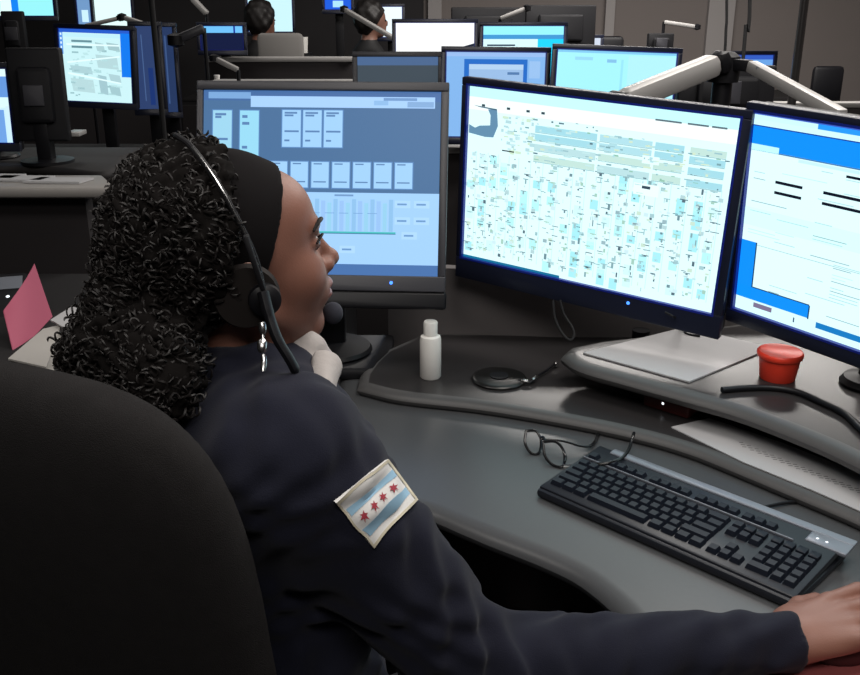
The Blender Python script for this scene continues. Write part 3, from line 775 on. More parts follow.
ldir = (WrL - ElL).normalized(); lu = Vector((0, 0, 1)); lu = (lu - ldir * lu.dot(ldir)).normalized(); lsd = -ldir.cross(lu)
neck0 = H(-.03, 0, -.05)
body = [('u', 0, s_fr(t3(HO), t3(Hf), t3(Hr), t3(Hu), head)),
        ('u', .02, s_cone(t3(H(-.015, 0, -.06)), t3(C7 + Tf * .035 + Vector((0, 0, .0))), .050, .056)),
        ('u', .02, s_cone(t3(H(.0, 0, -.07)), t3(C7 + Tf * .06 + Vector((0, 0, -.03))), .042, .05)),
        ('u', .06, s_fr(t3(C7 - Tf * .0 + Vector((0, 0, -.17)) + Tf * .04), t3(Tf), t3(Tr), (0, 0, 1), [('u', 0, s_ell((0, 0, 0), (.10, .15, .20)))])),
        ('u', .05, s_fr(t3(PEL + Vector((0, 0, .12)) + Tf * .04), t3(Tf), t3(Tr), (0, 0, 1), [('u', 0, s_ell((0, 0, 0), (.11, .14, .20)))])),
        ('u', .03, s_cone(t3(C7 + Tf * .02 + Vector((0, 0, -.02))), t3(ShR), .045, .045)), ('u', .03, s_cone(t3(C7 + Tf * .02 + Vector((0, 0, -.02))), t3(ShL), .045, .045)),
        ('u', .02, s_cone(t3(ShR), t3(ElR), .045, .036)), ('u', .01, s_cone(t3(ElR), t3(WrR), .037, .026)),
        ('u', .02, s_cone(t3(ShL), t3(ElL), .045, .036)), ('u', .01, s_cone(t3(ElL), t3(WrL), .037, .026)),
        ('u', .01, s_fr(t3(WrR), t3(hd), t3(hs), t3(hu), hand, 1.13)),
        ('u', .01, s_fr(t3(WrL), t3(ldir), t3(lsd), t3(lu), handL))]
def lipmask(c):
    L = (c - np.array(HO)) @ np.array([list(Hf), list(Hr), list(Hu)]).T
    return ((L[:, 0] > .090) & (np.abs(L[:, 1]) < .021) & (L[:, 2] > -.0625) & (L[:, 2] < -.0368 - 6 * (L[:, 1] ** 2)) & (L[:, 0] < .116))
person, bv = surf(lambda P: s_eval(body, P), (-.75, .70, .42), (.66, 1.62, 1.40), .0038, 'person', [M_skin, M_lip], None, faces_mat=lipmask)
tag(person, 'seated person in dark navy sweatshirt, headband and headset, facing the monitors, hand on mouse', 'person')
# eyes, lashes and brows
for s_ in (1, -1):
    e = MB(); c = H(.0835, .031 * s_, .0155); nd = (Hf * 1. + Hr * .25 * s_).normalized()
    Me = Matrix.Translation(c) @ nd.to_track_quat('Z', 'Y').to_matrix().to_4x4()
    ring = [(.0105 * math.sin(a), .0105 * math.cos(a)) for a in [PI * k / 10 for k in range(11)]]
    e.lathe((0, 0, 0), [(max(r_, .0003), z) for r_, z in ring][::-1], 16, M=Me)
    e.build('eye', mat('eye_white', (.2, .17, .16), .25), person)
    e = MB(); e.lathe((0, 0, 0), [(.0003, .0108), (.0052, .0096), (.0050, .0092), (.0003, .0092)][::-1], 14, M=Me); e.build('iris', mat('iris_dark', (.012, .006, .004), .15), person)
    lid = spline([H(.086, .046 * s_, .018), H(.0955, .038 * s_, .0235), H(.0985, .030 * s_, .0225), H(.094, .020 * s_, .016)])
    MB().tube(lid, .0014, 6).build('eyelashes', M_hair, person)
    br = spline([H(.083, .050 * s_, .034), H(.0935, .040 * s_, .0405), H(.1005, .028 * s_, .0400), H(.1025, .014 * s_, .0350)])
    MB().tube(br, [.0012 + .0016 * math.sin(PI * k / (len(br) - 1)) ** .6 for k in range(len(br))], 6).build('eyebrow', M_hair, person)
# sweatshirt
def fold(P):
    x, y, z = P[:, 0], P[:, 1], P[:, 2]
    a = np.sin(x * 38 + 9 * np.sin(z * 21) + y * 14) * np.sin(z * 33 + 6 * np.sin(x * 17))
    b = np.sin(x * 85 - z * 40 + 5 * np.sin(y * 30))
    de = np.sqrt(((P - np.array(ElR, np.float32)) ** 2).sum(1)); w = np.exp(-(de / .13) ** 2)
    dw = np.sqrt(((P - np.array(WrR, np.float32)) ** 2).sum(1)); w2 = np.exp(-(dw / .10) ** 2)
    a = a * (1 - .85 * np.exp(-(dw / .07) ** 2)); b = b * (1 - .8 * np.exp(-(dw / .05) ** 2))
    return (-.0035 * a - (.0015 + .004 * w + .002 * w2) * b).astype(np.float32)
cuff = WrR - (WrR - ElR).normalized() * .0
shirt = [('u', 0, s_fr(t3(C7 + Vector((0, 0, -.17)) + Tf * .035), t3(Tf), t3(Tr), (0, 0, 1), [('u', 0, s_ell((0, 0, 0), (.135, .19, .24)))])),
         ('u', .06, s_fr(t3(PEL + Vector((0, 0, .12)) + Tf * .04), t3(Tf), t3(Tr), (0, 0, 1), [('u', 0, s_ell((.02, .03, 0), (.17, .21, .26)))])),
         ('u', .06, s_cone(t3(C7 + Tf * .01 + Vector((0, 0, -.066))), t3(ShR + Vector((0, 0, -.014))), .086, .070)),
         ('u', .04, s_cone(t3(C7 + Tf * .03 + Vector((0, 0, -.035))), t3(ShL), .075, .066)),
         ('u', .07, s_ell(t3(ShR.lerp(C7, .35) + Vector((-.01, .02, -.10))), (.10, .10, .14))),
         ('u', .05, s_cone(t3(ShR + Vector((.012, 0, 0))), t3(ElR + Vector((-.02, 0, .01))), .073, .065)),
         ('u', .025, s_cone(t3(ElR), t3(WrR + (WrR - ElR).normalized() * .05), .064, .032)),
         ('u', .03, s_cone(t3(ShL), t3(ElL), .070, .056)),
         ('u', .02, s_cone(t3(ElL), t3(WrL + (WrL - ElL).normalized() * .05), .056, .036)),
         ('u', .03, s_cone(t3(C7 + Vector((0, 0, -.012)) + Tf * .03), t3(C7 + Vector((0, 0, -.05)) + Tf * .05), .066, .078)),
         ('add', 0, fold),
         ('s', .004, s_cone(t3(WrR + (WrR - ElR).normalized() * .052), t3(WrR + (WrR - ElR).normalized() * .14), .055, .08)),
         ('s', .004, s_cone(t3(WrL + (WrL - ElL).normalized() * .045), t3(WrL + (WrL - ElL).normalized() * .12), .042, .06)),
         ('s', .008, s_cone(t3(C7 + Tf * .035 + Vector((0, 0, .035))), t3(C7 + Tf * .05 + Vector((0, 0, .12))), .054, .085))]
shirt_fn = lambda P: s_eval(shirt, P)
sweat, sv = surf(shirt_fn, (-.75, .66, .42), (.60, 1.62, 1.26), .0055, 'sweatshirt', M_cloth, person)
# sleeve patch: a curved flag lying on the sleeve
PU, PV = 18, 14
cor = [(385, 460), (415, 501), (372, 547), (334, 501)]      # top, right, bottom, left; long side top-right edge -> stripes run left->top
def ray_hit(px, py, fn):
    o_ = np.array([0, 0, CZ]); d_ = np.array([(px - CX) / FPX, cp + (CY - py) / FPX * sp, -sp + (CY - py) / FPX * cp])
    t = .6; best = (9, t)
    for _ in range(120):
        e = float(fn((o_ + d_ * t)[None].astype(np.float32))[0])
        if abs(e) < best[0]: best = (abs(e), t)
        if abs(e) < 2e-4 or t > 1.6: break
        t += e * .6
    return Vector((o_ + d_ * best[1]).tolist())
g = MB(); grid = []
for i in range(PU + 1):
    for j in range(PV + 1):
        u_, v_ = i / PU, j / PV        # u from left-bottom edge to top-right edge, v from upper-left side to lower-right side
        a = Vector((*cor[3], 0)).lerp(Vector((*cor[0], 0)), u_); b = Vector((*cor[2], 0)).lerp(Vector((*cor[1], 0)), u_)
        q = a.lerp(b, v_); grid.append(ray_hit(q.x, q.y, shirt_fn))
def gp(u_, v_, off):
    x = min(max(u_, 0), 1) * PU; y = min(max(v_, 0), 1) * PV; i, j = min(int(x), PU - 1), min(int(y), PV - 1); fx, fy = x - i, y - j
    G = lambda a, b: grid[a * (PV + 1) + b]
    p = G(i, j).lerp(G(i + 1, j), fx).lerp(G(i, j + 1).lerp(G(i + 1, j + 1), fx), fy)
    n = (G(i + 1, j) - G(i, j)).cross(G(i, j + 1) - G(i, j)).normalized()
    if n.dot(Vector((0, 0, CZ)) - p) < 0: n = -n
    return p + n * off
def strip(u0, v0, u1, v1, off, mi):
    nu, nv = max(2, int((u1 - u0) * 18)), max(1, int((v1 - v0) * 14)); vs = [gp(u0 + (u1 - u0) * i / nu, v0 + (v1 - v0) * j / nv, off) for i in range(nu + 1) for j in range(nv + 1)]
    fs = [(i * (nv + 1) + j, (i + 1) * (nv + 1) + j, (i + 1) * (nv + 1) + j + 1, i * (nv + 1) + j + 1) for i in range(nu) for j in range(nv)]
    g.add(vs, fs, mi)
strip(0, 0, 1, 1, .0035, 0)
# side skirt
per = [(t, 0) for t in np.linspace(0, 1, 12)] + [(1, t) for t in np.linspace(0, 1, 12)][1:] + [(1 - t, 1) for t in np.linspace(0, 1, 12)][1:] + [(0, 1 - t) for t in np.linspace(0, 1, 12)][1:-1]
vs = [gp(a, b, .0035) for a, b in per] + [gp(a, b, -.004) for a, b in per]; n_ = len(per)
g.add(vs, [(i, (i + 1) % n_, (i + 1) % n_ + n_, i + n_) for i in range(n_)], 0)
for a, b in ((0, .05), (.95, 1)): strip(0, a, 1, b, .0042, 3)
for a, b in ((0, .035), (.965, 1)): strip(a, 0, b, 1, .0042, 3)
strip(.06, .20, .95, .37, .0042, 1); strip(.06, .64, .95, .81, .0042, 1)
for k in range(4):
    cu, cv = .20 + .2 * k, .505; pts = []
    for i in range(12):
        a = PI * i / 6; rr = .078 if i % 2 == 0 else .032; pts.append(gp(cu + rr * .92 * math.cos(a), cv + rr * 1.12 * math.sin(a), .0048))
    vs = [gp(cu, cv, .0048)] + pts; g.add(vs, [(0, i + 1, (i + 1) % 12 + 1) for i in range(12)], 2)
tag(g.build('sleeve_patch', [mat('patch_white', (.74, .73, .71), .8), mat('patch_blue', (.30, .50, .66), .8), mat('patch_red', (.33, .03, .05), .8), mat('patch_cream', (.60, .55, .42), .8)], sweat),
    'white flag patch with two light blue bars and four red six-pointed stars')
# shirt collar showing below the chin
cl = [('u', 0, s_cone(t3(at(312, 350, d=1.12)), t3(at(327, 372, d=1.13)), .020, .016)),
      ('u', .012, s_cone(t3(at(327, 364, d=1.08)), t3(at(321, 395, d=1.03)), .017, .015)),
      ('u', .014, s_cone(t3(at(300, 345, d=1.12)), t3(at(308, 385, d=1.10)), .018, .02)),
      ('add', 0, lambda P: (-.0022 * np.sin(P[:, 0] * 150 + P[:, 2] * 90) * np.sin(P[:, 2] * 120 - P[:, 1] * 60)).astype(np.float32))]
surf(lambda P: s_eval(cl, P), (-.25, .95, .98), (.0, 1.3, 1.25), .004, 'collar', M_collar, person)
# headband
hb = [('u', 0, s_fr(t3(HO), t3(Hf), t3(Hr), t3(Hu), [('u', 0, s_ell((-.010, 0, .042), (.099, .081, .092))), ('u', .02, s_ell((.056, 0, .050), (.044, .058, .048))),
      ('i', 0, lambda P: (P[:, 0] * .93 - P[:, 2] * .42 - .016).astype(np.float32)),
      ('i', 0, lambda P: (-(P[:, 0] * .95 - P[:, 2] * .05 + .055)).astype(np.float32)),
      ('i', 0, lambda P: (-P[:, 2] - .02).astype(np.float32))]))]
surf(lambda P: s_eval(hb, P), (-.42, .85, 1.15), (.0, 1.25, 1.42), .004, 'headband', M_band, person)
# hair: sculpted mass and curls
hair_blobs = [((168, 188), 1.09, .046), ((155, 225), 1.09, .053), ((175, 250), 1.03, .040), ((153, 275), 1.05, .048),
              ((140, 310), 1.04, .050), ((118, 345), 1.02, .047), ((155, 350), 1.0, .048), ((165, 385), .98, .035), ((88, 358), 1.04, .032)]
ho = [('u', 0, s_fr(t3(HO), t3(Hf), t3(Hr), t3(Hu), [('u', 0, s_ell((-.030, 0, .042), (.108, .100, .103))), ('i', 0, lambda P: (P[:, 0] * .97 - P[:, 2] * .22 + .026 + .006 * np.sin(P[:, 2] * 90)).astype(np.float32))]))]
ho += [('u', .03, s_ell(t3(at(x, y, d=d)), (r_, r_, r_))) for (x, y), d, r_ in hair_blobs]
def hn(P):
    x, y, z = P[:, 0], P[:, 1], P[:, 2]
    return (-.0055 * np.sin(x * 150 + 3 * np.sin(z * 90)) * np.sin(z * 140 + 2 * np.sin(y * 110)) - .003 * np.sin(x * 260 + y * 190) * np.sin(z * 270 - y * 120)).astype(np.float32)
neck_gap = at(236, 326, d=.99)
ho.append(('s', .01, s_ell(t3(neck_gap), (.034, .034, .026))))
ho.append(('add', 0, hn)); hair_fn = lambda P: s_eval(ho, P)
hair, hv = surf(hair_fn, (-.60, .82, .90), (-.10, 1.30, 1.46), .0055, 'hair', mat('hair_base', (.006, .005, .0047), .95, spec=.1), person)
rs = np.random.RandomState(5); cur = MB()
sel = hv[rs.choice(len(hv), 6500, replace=True)]; e = .003
gr = np.stack([hair_fn(sel + np.eye(3, dtype=np.float32)[i] * e) - hair_fn(sel - np.eye(3, dtype=np.float32)[i] * e) for i in range(3)], 1); gr /= np.linalg.norm(gr, axis=1)[:, None] + 1e-9
for p, n in zip(sel, gr):
    if n @ (np.array([0, 0, CZ]) - p) < -.35 and rs.rand() < .7: continue
    if n @ np.array(Hf) > .55 or np.linalg.norm(p - np.array(neck_gap)) < .042: continue
    down = np.array([0, 0, -1.]) + rs.normal(0, .55, 3); down -= n * (down @ n) * .85; down /= np.linalg.norm(down)
    s1 = np.cross(down, n); s1 /= np.linalg.norm(s1); s2 = np.cross(s1, down)
    L = rs.uniform(.02, .05); rad = rs.uniform(.003, .006); turns = L / rs.uniform(.009, .014); ph = rs.uniform(0, 6.28); N_ = int(turns * 8) + 4
    bend = rs.normal(0, .3, 3); c0 = p - n * .005; pts = []
    for k in range(N_):
        t = k / (N_ - 1); a = ph + turns * 2 * PI * t
        pts.append(c0 + down * L * t + bend * L * t * t * .4 + (s1 * math.cos(a) + s2 * math.sin(a)) * rad * (1 - .3 * t) - n * .006 * t * t)
    ev_ = hair_fn(np.array(pts, np.float32))
    if ev_.max() > .014: continue
    w_ = rs.uniform(.0008, .0014)
    cur.tube(pts, [w_] * (N_ - 1) + [w_ * .3], 4, cap=False)
tag(cur.build('curls', M_hair, hair), None)
# trousers and shoes (below the desk)
hipR, hipL = PEL + Tr * .09 + Vector((0, 0, .03)), PEL - Tr * .09 + Vector((0, 0, .03))
kR, kL_ = hipR + Tf * .42 + Tr * .03 + Vector((0, 0, -.02)), hipL + Tf * .42 - Tr * .03 + Vector((0, 0, -.02))
aR, aL = Vector((kR.x + .03, kR.y + .02, .12)), Vector((kL_.x + .03, kL_.y + .02, .12))
tr = [('u', 0, s_cone(t3(hipR), t3(kR), .085, .065)), ('u', .04, s_cone(t3(hipL), t3(kL_), .085, .065)), ('u', .03, s_cone(t3(hipR), t3(hipL), .10, .10)),
      ('u', .02, s_cone(t3(kR), t3(aR), .062, .05)), ('u', .02, s_cone(t3(kL_), t3(aL), .062, .05))]
surf(lambda P: s_eval(tr, P), (-.7, .6, .03), (.5, 1.7, .72), .011, 'trousers', mat('dark_trousers', (.012, .012, .016), .9), person, coarse=3)
for a in (aR, aL):
    sh = [('u', 0, s_cone(t3(a + Vector((0, 0, -.075))), t3(a + Tf * .15 + Vector((0, 0, -.082))), .042, .034)), ('u', .02, s_cone(t3(a + Vector((0, 0, -.02))), t3(a + Vector((0, 0, -.07))), .042, .042))]
    surf(lambda P, sh=sh: s_eval(sh, P), tuple(a - Vector((.2, .2, .13))), tuple(a + Vector((.3, .3, .1))), .009, 'shoe', M_black2, person, coarse=3)

# mouse under the hand
c = Hd(.10, .0, -.03); c.z = zM + .0065
mm = [('u', 0, s_fr(t3(c), t3(Vector((hd.x, hd.y, 0)).normalized()), t3(Vector((hd.y, -hd.x, 0)).normalized()), (0, 0, 1), [('u', 0, s_ell((0, 0, 0), (.062, .032, .036))), ('i', 0, lambda P: -P[:, 2])]))]
mo_ = thing('computer_mouse', c, 'dark reddish computer mouse under the hand at the right frame edge', 'mouse')
surf(lambda P: s_eval(mm, P), tuple(c - Vector((.09, .09, .01))), tuple(c + Vector((.09, .09, .06))), .003, 'shell', mat('dark_red_mouse', (.05, .012, .014), .35), mo_)
MB().tube([Vector(c) + Vector((hd.x, hd.y, 0)) * .03 + Vector((0, 0, .032)), Vector(c) + Vector((hd.x, hd.y, 0)) * .042 + Vector((0, 0, .03))], .004, 10).build('wheel', M_black, mo_)

# ------------------------------------------------------------------ headset
hs_o = thing('headset', H(0, 0, .14), 'black call headset with thin metallic band worn over the curly hair', 'headset')
ear = H(-.004, .098, -.008)
def arc(sgn):
    return spline([H(-.035, 0, .152), H(-.030, .045 * sgn, .145), H(-.018, .080 * sgn, .112), H(-.006, .096 * sgn, .07), H(.002, .101 * sgn, .035), H(.004, .104 * sgn, .01)], 6)
full = arc(-1)[::-1] + arc(1)[1:]
MB().tube(full, .0030, 8).build('band', M_case, hs_o)
MB().tube([q + Hr * .0022 + Hu * .001 - Hf * .0005 for q in arc(1)[6:24]], .0013, 6).build('band_highlight', M_steel, hs_o)
tag(beam_mb(H(-.004, .101, .060), H(.004, .106, .0), .014, .006, .002).build('slider', M_case, hs_o), None)
for k in range(6):
    q = H(-.003 + .0015 * k, .1065, .055 - .009 * k); MB().lathe((0, 0, 0), [(.0003, 0), (.0016, 0), (.0003, .001)], 8, M=Matrix.Translation(q) @ Hr.to_track_quat('Z', 'Y').to_matrix().to_4x4()).build('rivet', M_steel, hs_o)
for sgn in (1, -1):
    Me = Matrix.Translation(H(-.010, .080 * sgn, -.010)) @ (Hr * sgn - Hf * .15).to_track_quat('Z', 'Y').to_matrix().to_4x4()
    MB().lathe((0, 0, 0), [(.008, 0), (.031, -.001), (.036, .006), (.033, .013), (.008, .014)], 32, M=Me).build('ear_cushion', mat('cushion_brown', (.012, .009, .008), .7, spec=.3), hs_o)
    MB().lathe((0, 0, 0), [(.006, .0), (.018, .001), (.017, .012), (.011, .016), (.0005, .017)], 32, M=Matrix.Translation(H(.006, .092 * sgn, -.014) - Me.to_translation()) @ Me).build('ear_cup', M_black, hs_o)
# boom reaching from the far side and foam microphone
mic = at(333, 313, d=1.175)
bm = spline([H(.0, -.100, -.02), H(.04, -.088, -.05), H(.085, -.055, -.068), mic], 8)
MB().tube(bm, .0025, 8).build('microphone_boom', M_black, hs_o)
ms = MB(); prof = [(max(.0004, .0125 * math.sin(PI * k / 12)), -.014 * math.cos(PI * k / 12)) for k in range(13)]
ms.lathe(mic, prof, 20); ms.build('microphone_foam', mat('foam', (.03, .032, .045), .95), hs_o)
# black housing and cord running down the chest
hc = [at(263, 292, d=.985), at(268, 312, d=.985), at(277, 338, d=.985), at(290, 360, d=.99), at(299, 377, d=1.0)]
MB().tube(spline(hc), [.0105] * 7 + [.0095] * 7 + [.009] * 8 + [.006] * 3, 12, flat=.6).build('cord_housing', M_black, hs_o)
sc_ = [at(262, 322, d=.97), at(263, 335, d=.97), at(262, 348, d=.965), at(264, 360, d=.965), at(263, 372, d=.96)]
tag(MB().tube(spline(sc_, 4), [.003, .0042, .0042, .0042, .002, .002, .0052, .0052, .0052, .0045, .002, .0032, .0032, .0032, .0032, .0028, .002], 10).build('clip', M_steel, hs_o), 'shiny silver clip below the ear cup')

# ------------------------------------------------------------------ office chair
ch = thing('office_chair', (-.36, .93, 0), 'large black fabric high-backed office chair in the left foreground', 'chair')
BC = Vector((-.412, .85, .884)); BA = math.radians(65)
Bf = Vector((math.cos(BA), math.sin(BA), 0)); Br = Vector((math.sin(BA), -math.cos(BA), 0))
lean = math.radians(8); Bu = (Vector((0, 0, 1)) * math.cos(lean) - Bf * math.sin(lean)); Bn = Br.cross(Bu) * -1
def backs(P):
    L = (P - np.array(BC, np.float32)) @ np.stack([np.array(Bn), np.array(Br), np.array(Bu)], 1).astype(np.float32)
    x, y, z = L[:, 0], L[:, 1], L[:, 2]
    x = x - .45 * y * y + .12 * z * z * (z < 0)
    a, b = .265, .335
    q = (np.abs(y / a) ** 4.0 + np.abs(z / b) ** 4.0 + np.abs(x / .058) ** 2.4) ** (1 / 2.6)
    return ((q - 1) * .05).astype(np.float32)
bo, _ = surf(backs, (-.9, .35, .35), (.0, 1.25, 1.3), .009, 'backrest', M_chair, ch, coarse=3)
seat_c = PEL + Tf * .12; seat_c.z = .43
seat = [('u', 0, s_fr(t3(seat_c), t3(Tf), t3(Tr), (0, 0, 1), [('u', 0, s_ell((0, 0, 0), (.27, .27, .065)))]))]
surf(lambda P: s_eval(seat, P), tuple(seat_c - Vector((.4, .4, .1))), tuple(seat_c + Vector((.4, .4, .1))), .012, 'seat', M_chair, ch, coarse=3)
MB().tube([(seat_c.x, seat_c.y, .10), (seat_c.x, seat_c.y, .39)], .03, 16).build('gas_lift', M_black, ch)
MB().tube([BC - Bn * .05 - Bu * .2, BC - Bn * .07 - Bu * .34, seat_c - Tf * .12 + Vector((0, 0, -.05)), seat_c + Vector((0, 0, -.05))], .022, 10).build('back_support', M_black, ch)
for k in range(5):
    a = 2 * PI * k / 5 + .3; d = Vector((math.cos(a), math.sin(a), 0)); b_ = Vector((seat_c.x, seat_c.y, .10))
    lg = beam_mb(b_, b_ + d * .28 + Vector((0, 0, -.03)), .045, .03, .008).build('leg', M_black, ch)
    MB().lathe((0, 0, 0), [(.001, -.012), (.024, -.012), (.026, 0), (.024, .012), (.001, .012)], 16, M=Matrix.Translation(b_ + d * .27 + Vector((0, 0, -.073))) @ d.cross(Vector((0, 0, 1))).to_track_quat('Z', 'Y').to_matrix().to_4x4()).build('caster', M_black, lg)

# ------------------------------------------------------------------ background consoles
M_trim = mat('console_trim', (.34, .33, .32), .5)
M_dlam = mat('dark_laminate', (.010, .009, .010), .8)
M_dpan = mat('dark_panel', (.016, .013, .014), .9)
def console(x0, x1, y, ztop, depth, label, trim=True, desk_z=.75, tm=None):
    o = thing('console', ((x0 + x1) / 2, y, 0), label, 'console desk', None)
    MB().box((x0, y, .0), (x1, y + .05, ztop), bev=.004).build('privacy_panel', M_dpan, o)
    if trim: MB().box((x0 - .01, y - .015, ztop), (x1 + .01, y + .065, ztop + .03), bev=.008).build('top_trim', tm or M_trim, o)
    MB().box((x0, y + .05, desk_z - .03), (x1, y + depth, desk_z), bev=.01).build('worktop', M_dlam, o)
    for x in (x0 + .02, x1 - .06): MB().box((x, y + depth - .12, 0), (x + .04, y + depth - .06, desk_z - .03)).build('leg', M_black, o)
    return o
# left neighbour: ledge in front
o = thing('console', (-1.7, 2.85, 0), 'dark console at the left with a broad pale ledge and black side panel', 'console desk')
a = at(108, 172, z=1.0); b = at(110, 188, z=1.0)
MB().box((-3.2, 2.80, 0), (a.x - .02, 2.86, .965)).build('privacy_panel', M_dpan, o)
MB().slab([(-3.3, 2.72), (b.x + .02, 2.72), (a.x, 2.93), (-3.3, 2.93)], .965, 1.0).build('ledge', M_beige, o)
lt = smooth2([(-130, 172), (0, 165), (60, 168), (100, 172), (118, 166), (122, 156)], .96)
MB().slab(lt + [(-1.05, 3.75), (-3.3, 3.75)], .925, .96).build('worktop', mat('dark_worktop', (.018, .016, .016), .75), o)
MB().box((-1.35, 3.5, 0), (-1.25, 3.6, .925)).build('leg', M_black, o)
for k, (x, y) in enumerate(((12, 168.5), (40, 170), (78, 171))):
    p = at(x, y, z=1.0); p.y = 2.87 - .03 * k; p.x = p.x
    sheet('paper_sheet', [p + Vector(v) for v in ((-.09, -.03, 0), (.08, -.04, 0), (.10, .03, 0), (-.06, .04, 0))], 1.001, M_paper,
          ['crumpled white paper on the pale ledge, nearest the left frame edge', 'small white paper lying mid way along the pale ledge', 'white paper on the pale ledge nearest the curly hair'][k], 'paper', .006)
console(at(352, 55, d=4.2).x, 3.4, at(500, 60, d=3.72).y + .35, .86, .8, 'dark console directly behind the main monitors carrying three lit screens')
console(at(214, 80, d=4.9).x, at(345, 80, d=4.9).x + .1, at(280, 80, d=4.9).y, at(280, 80, d=4.9).z - .03, .7, 'dark console with pale top trim just above the left monitor')
console(at(206, 57, d=5.7).x, at(352, 57, d=5.7).x, at(280, 57, d=5.7).y, at(280, 57, d=5.7).z - .03, .35, 'farther dark console with pale top trim under the seated people')
console(-.42, 4.3, at(800, 105, d=5.4).y, at(800, 104, d=5.4).z - .02, .8, 'dark console along the right wall with pale trim above right monitor')
console(-3.9, at(192, 90, d=4.5).x, at(100, 90, d=4.32).y, .78, .8, 'dark console at left under the street map screen')
console(-4.4, at(150, 30, d=6.9).x, at(60, 30, d=6.7).y, .98, .8, 'far dark console at upper left under three bright screens')

def bgmon(px, py, pw, ph, d, label, rects, bg, yaw=0., tilt=.08, base=None, mb=None, lit=True, sm=None, roll=0., bz=.022, rim=True, strength=None):
    C = at(px, py, d=d); dd = d
    w = pw / FPX * dd; h = ph / FPX * dd / math.cos(math.radians(12))
    return monitor(C, yaw, tilt, roll, w, h, (bz, bz, bz, bz * 1.4), rects, bg, label, None, base if base is not None else .75, mb=mb, lit=lit, smat=sm, rim=rim)
WB = (228, 250, 255)
mp = [R(0, 0, 1, .05, (40, 90, 200)), R(.0, .05, .05, .35, (90, 150, 230), 1), R(.06, .06, .86, .11, (190, 235, 255), 2), R(.86, .04, 1, .64, (20, 120, 235), 3)]
for k in range(2): mp.append(R(.17, .15 + .08 * k, .46, .18 + .08 * k, (100, 140, 150), 3))
for k in range(60):
    x, y = rng.uniform(.1, .8), rng.uniform(.25, .93); w_ = rng.uniform(.02, .1); mp.append(R(x, y, x + w_, y + rng.uniform(.012, .03), rng.choice([(150, 190, 196), (170, 212, 216), (185, 225, 228)]), 3))
for x, y, w_, hh, cc in ((.5, .17, .12, .14, (170, 205, 210)), (.66, .17, .17, .12, (160, 195, 200)), (.5, .34, .3, .2, (178, 212, 216)), (.13, .5, .3, .12, (170, 206, 212)), (.13, .68, .32, .2, (180, 214, 218)), (.52, .62, .12, .28, (160, 196, 204)), (.67, .6, .16, .12, (172, 206, 212)), (.67, .76, .15, .15, (160, 198, 204))):
    mp.append(([(x, y), (x + w_, y + .02), (x + w_ + .02, y + hh), (x + .03, y + hh - .02)], cc, 3))
for y, t in ((.2, .0), (.45, -.1), (.6, .12)): mp.append(([(.1, y), (.84, y + t), (.84, y + t + .02), (.1, y + .025)], (225, 250, 252), 5))
mp += [R(.015, .06 + .06 * k, .035, .09 + .06 * k, (225, 245, 255), 4) for k in range(4)]
bgmon(96, 66, 74, 68, 4.5, 'street map monitor at upper left standing behind the dark monitor back', mp, (200, 238, 242), yaw=-.12, roll=.03, base=.75)
bgmon(148, 68, 24, 78, 4.75, 'dim blue narrow angled monitor right beside the street map screen', [R(.3, .1, .34, .9, (70, 95, 140)), R(.5, .5, .7, .95, (25, 50, 110))], (44, 62, 104), yaw=.1, rim=False, base=.75)
bgmon(168, 70, 14, 80, 5.0, 'dim blue sliver of a monitor behind the thin dark pole', [R(.4, .1, .5, .9, (60, 85, 130))], (36, 54, 92), yaw=.1, rim=False, base=.75)
bgmon(-24, 106, 70, 70, 3.35, 'blue and white lit monitor cut by the left frame edge', [R(0, 0, 1, .1, (220, 245, 250)), R(0, .1, 1, .38, (100, 150, 220), 1), R(0, .5, .6, 1, (140, 190, 240), 2), R(0, .38, 1, .52, (215, 245, 250), 2), R(.93, .5, 1, .95, (205, 235, 250), 3), R(.5, .55, .9, 1, (110, 160, 225), 3)], (200, 235, 250), yaw=-.05, base=.96)
# monitor seen from behind
def backmon(px, py, pw, ph, d, label, base, yaw=PI, m=None, dz=0):
    C = at(px, py, d=d); w = pw / FPX * d; h = ph / FPX * d / .97
    o = thing('monitor', (C.x, C.y, base), label, 'monitor')
    M = frame3(C, 0, .05, 0)
    MB().box((-w/2, -h/2, -.02), (w/2, h/2, .02), M, bev=.008).build('case', m or M_case, o)
    MB().box((-w*.32, -h*.30, .015), (w*.32, h*.30, .045), M, bev=.015).build('rear_bulge', m or M_case, o)
    MB().box((-.035, -.035, .045), (.035, .035, .052), M, bev=.003).build('mount_plate', M_greyb, o)
    MB().box((C.x - .025, C.y - .03, base + .01), (C.x + .025, C.y + .02, C.z - h * .2), bev=.005).build('stand_neck', M_black, o)
    MB().lathe((C.x, C.y, base), [(.001, 0), (.09, 0), (.09, .01), (.02, .015), (.001, .015)], 24).build('stand_base', M_black, o)
    MB().box((-w/2 + .01, -h/2 + .01, -.0215), (w/2 - .01, h/2 - .01, -.0195), M).build('screen', M_black, o)
    return o
backmon(39, 95, 54, 88, 3.3, 'black back of a monitor at left in front of street map screen', .96)
backmon(725, 92, 96, 50, 3.0, 'black monitor back behind the jointed mount, above centre monitor corner', .75)
backmon(488, 28, 74, 38, 6.2, 'left dark monitor back of the pair by the wall corner', .75)
backmon(560, 28, 70, 42, 6.1, 'right dark monitor back of the pair by the wall corner', .75)
backmon(660, 44, 26, 20, 6.0, 'small dark monitor back against the wall right of the pale column', .75)
backmon(15, 34, 22, 42, 5.2, 'dark narrow monitor back under the far upper left screen', .75)
bgmon(398, 92, 80, 66, 4.15, 'switched-off grey blue monitor peeking above the left monitor', [R(0, 0, 1, .12, (72, 100, 140))], (62, 74, 84), rim=False, mb=M_greyb, base=.75)
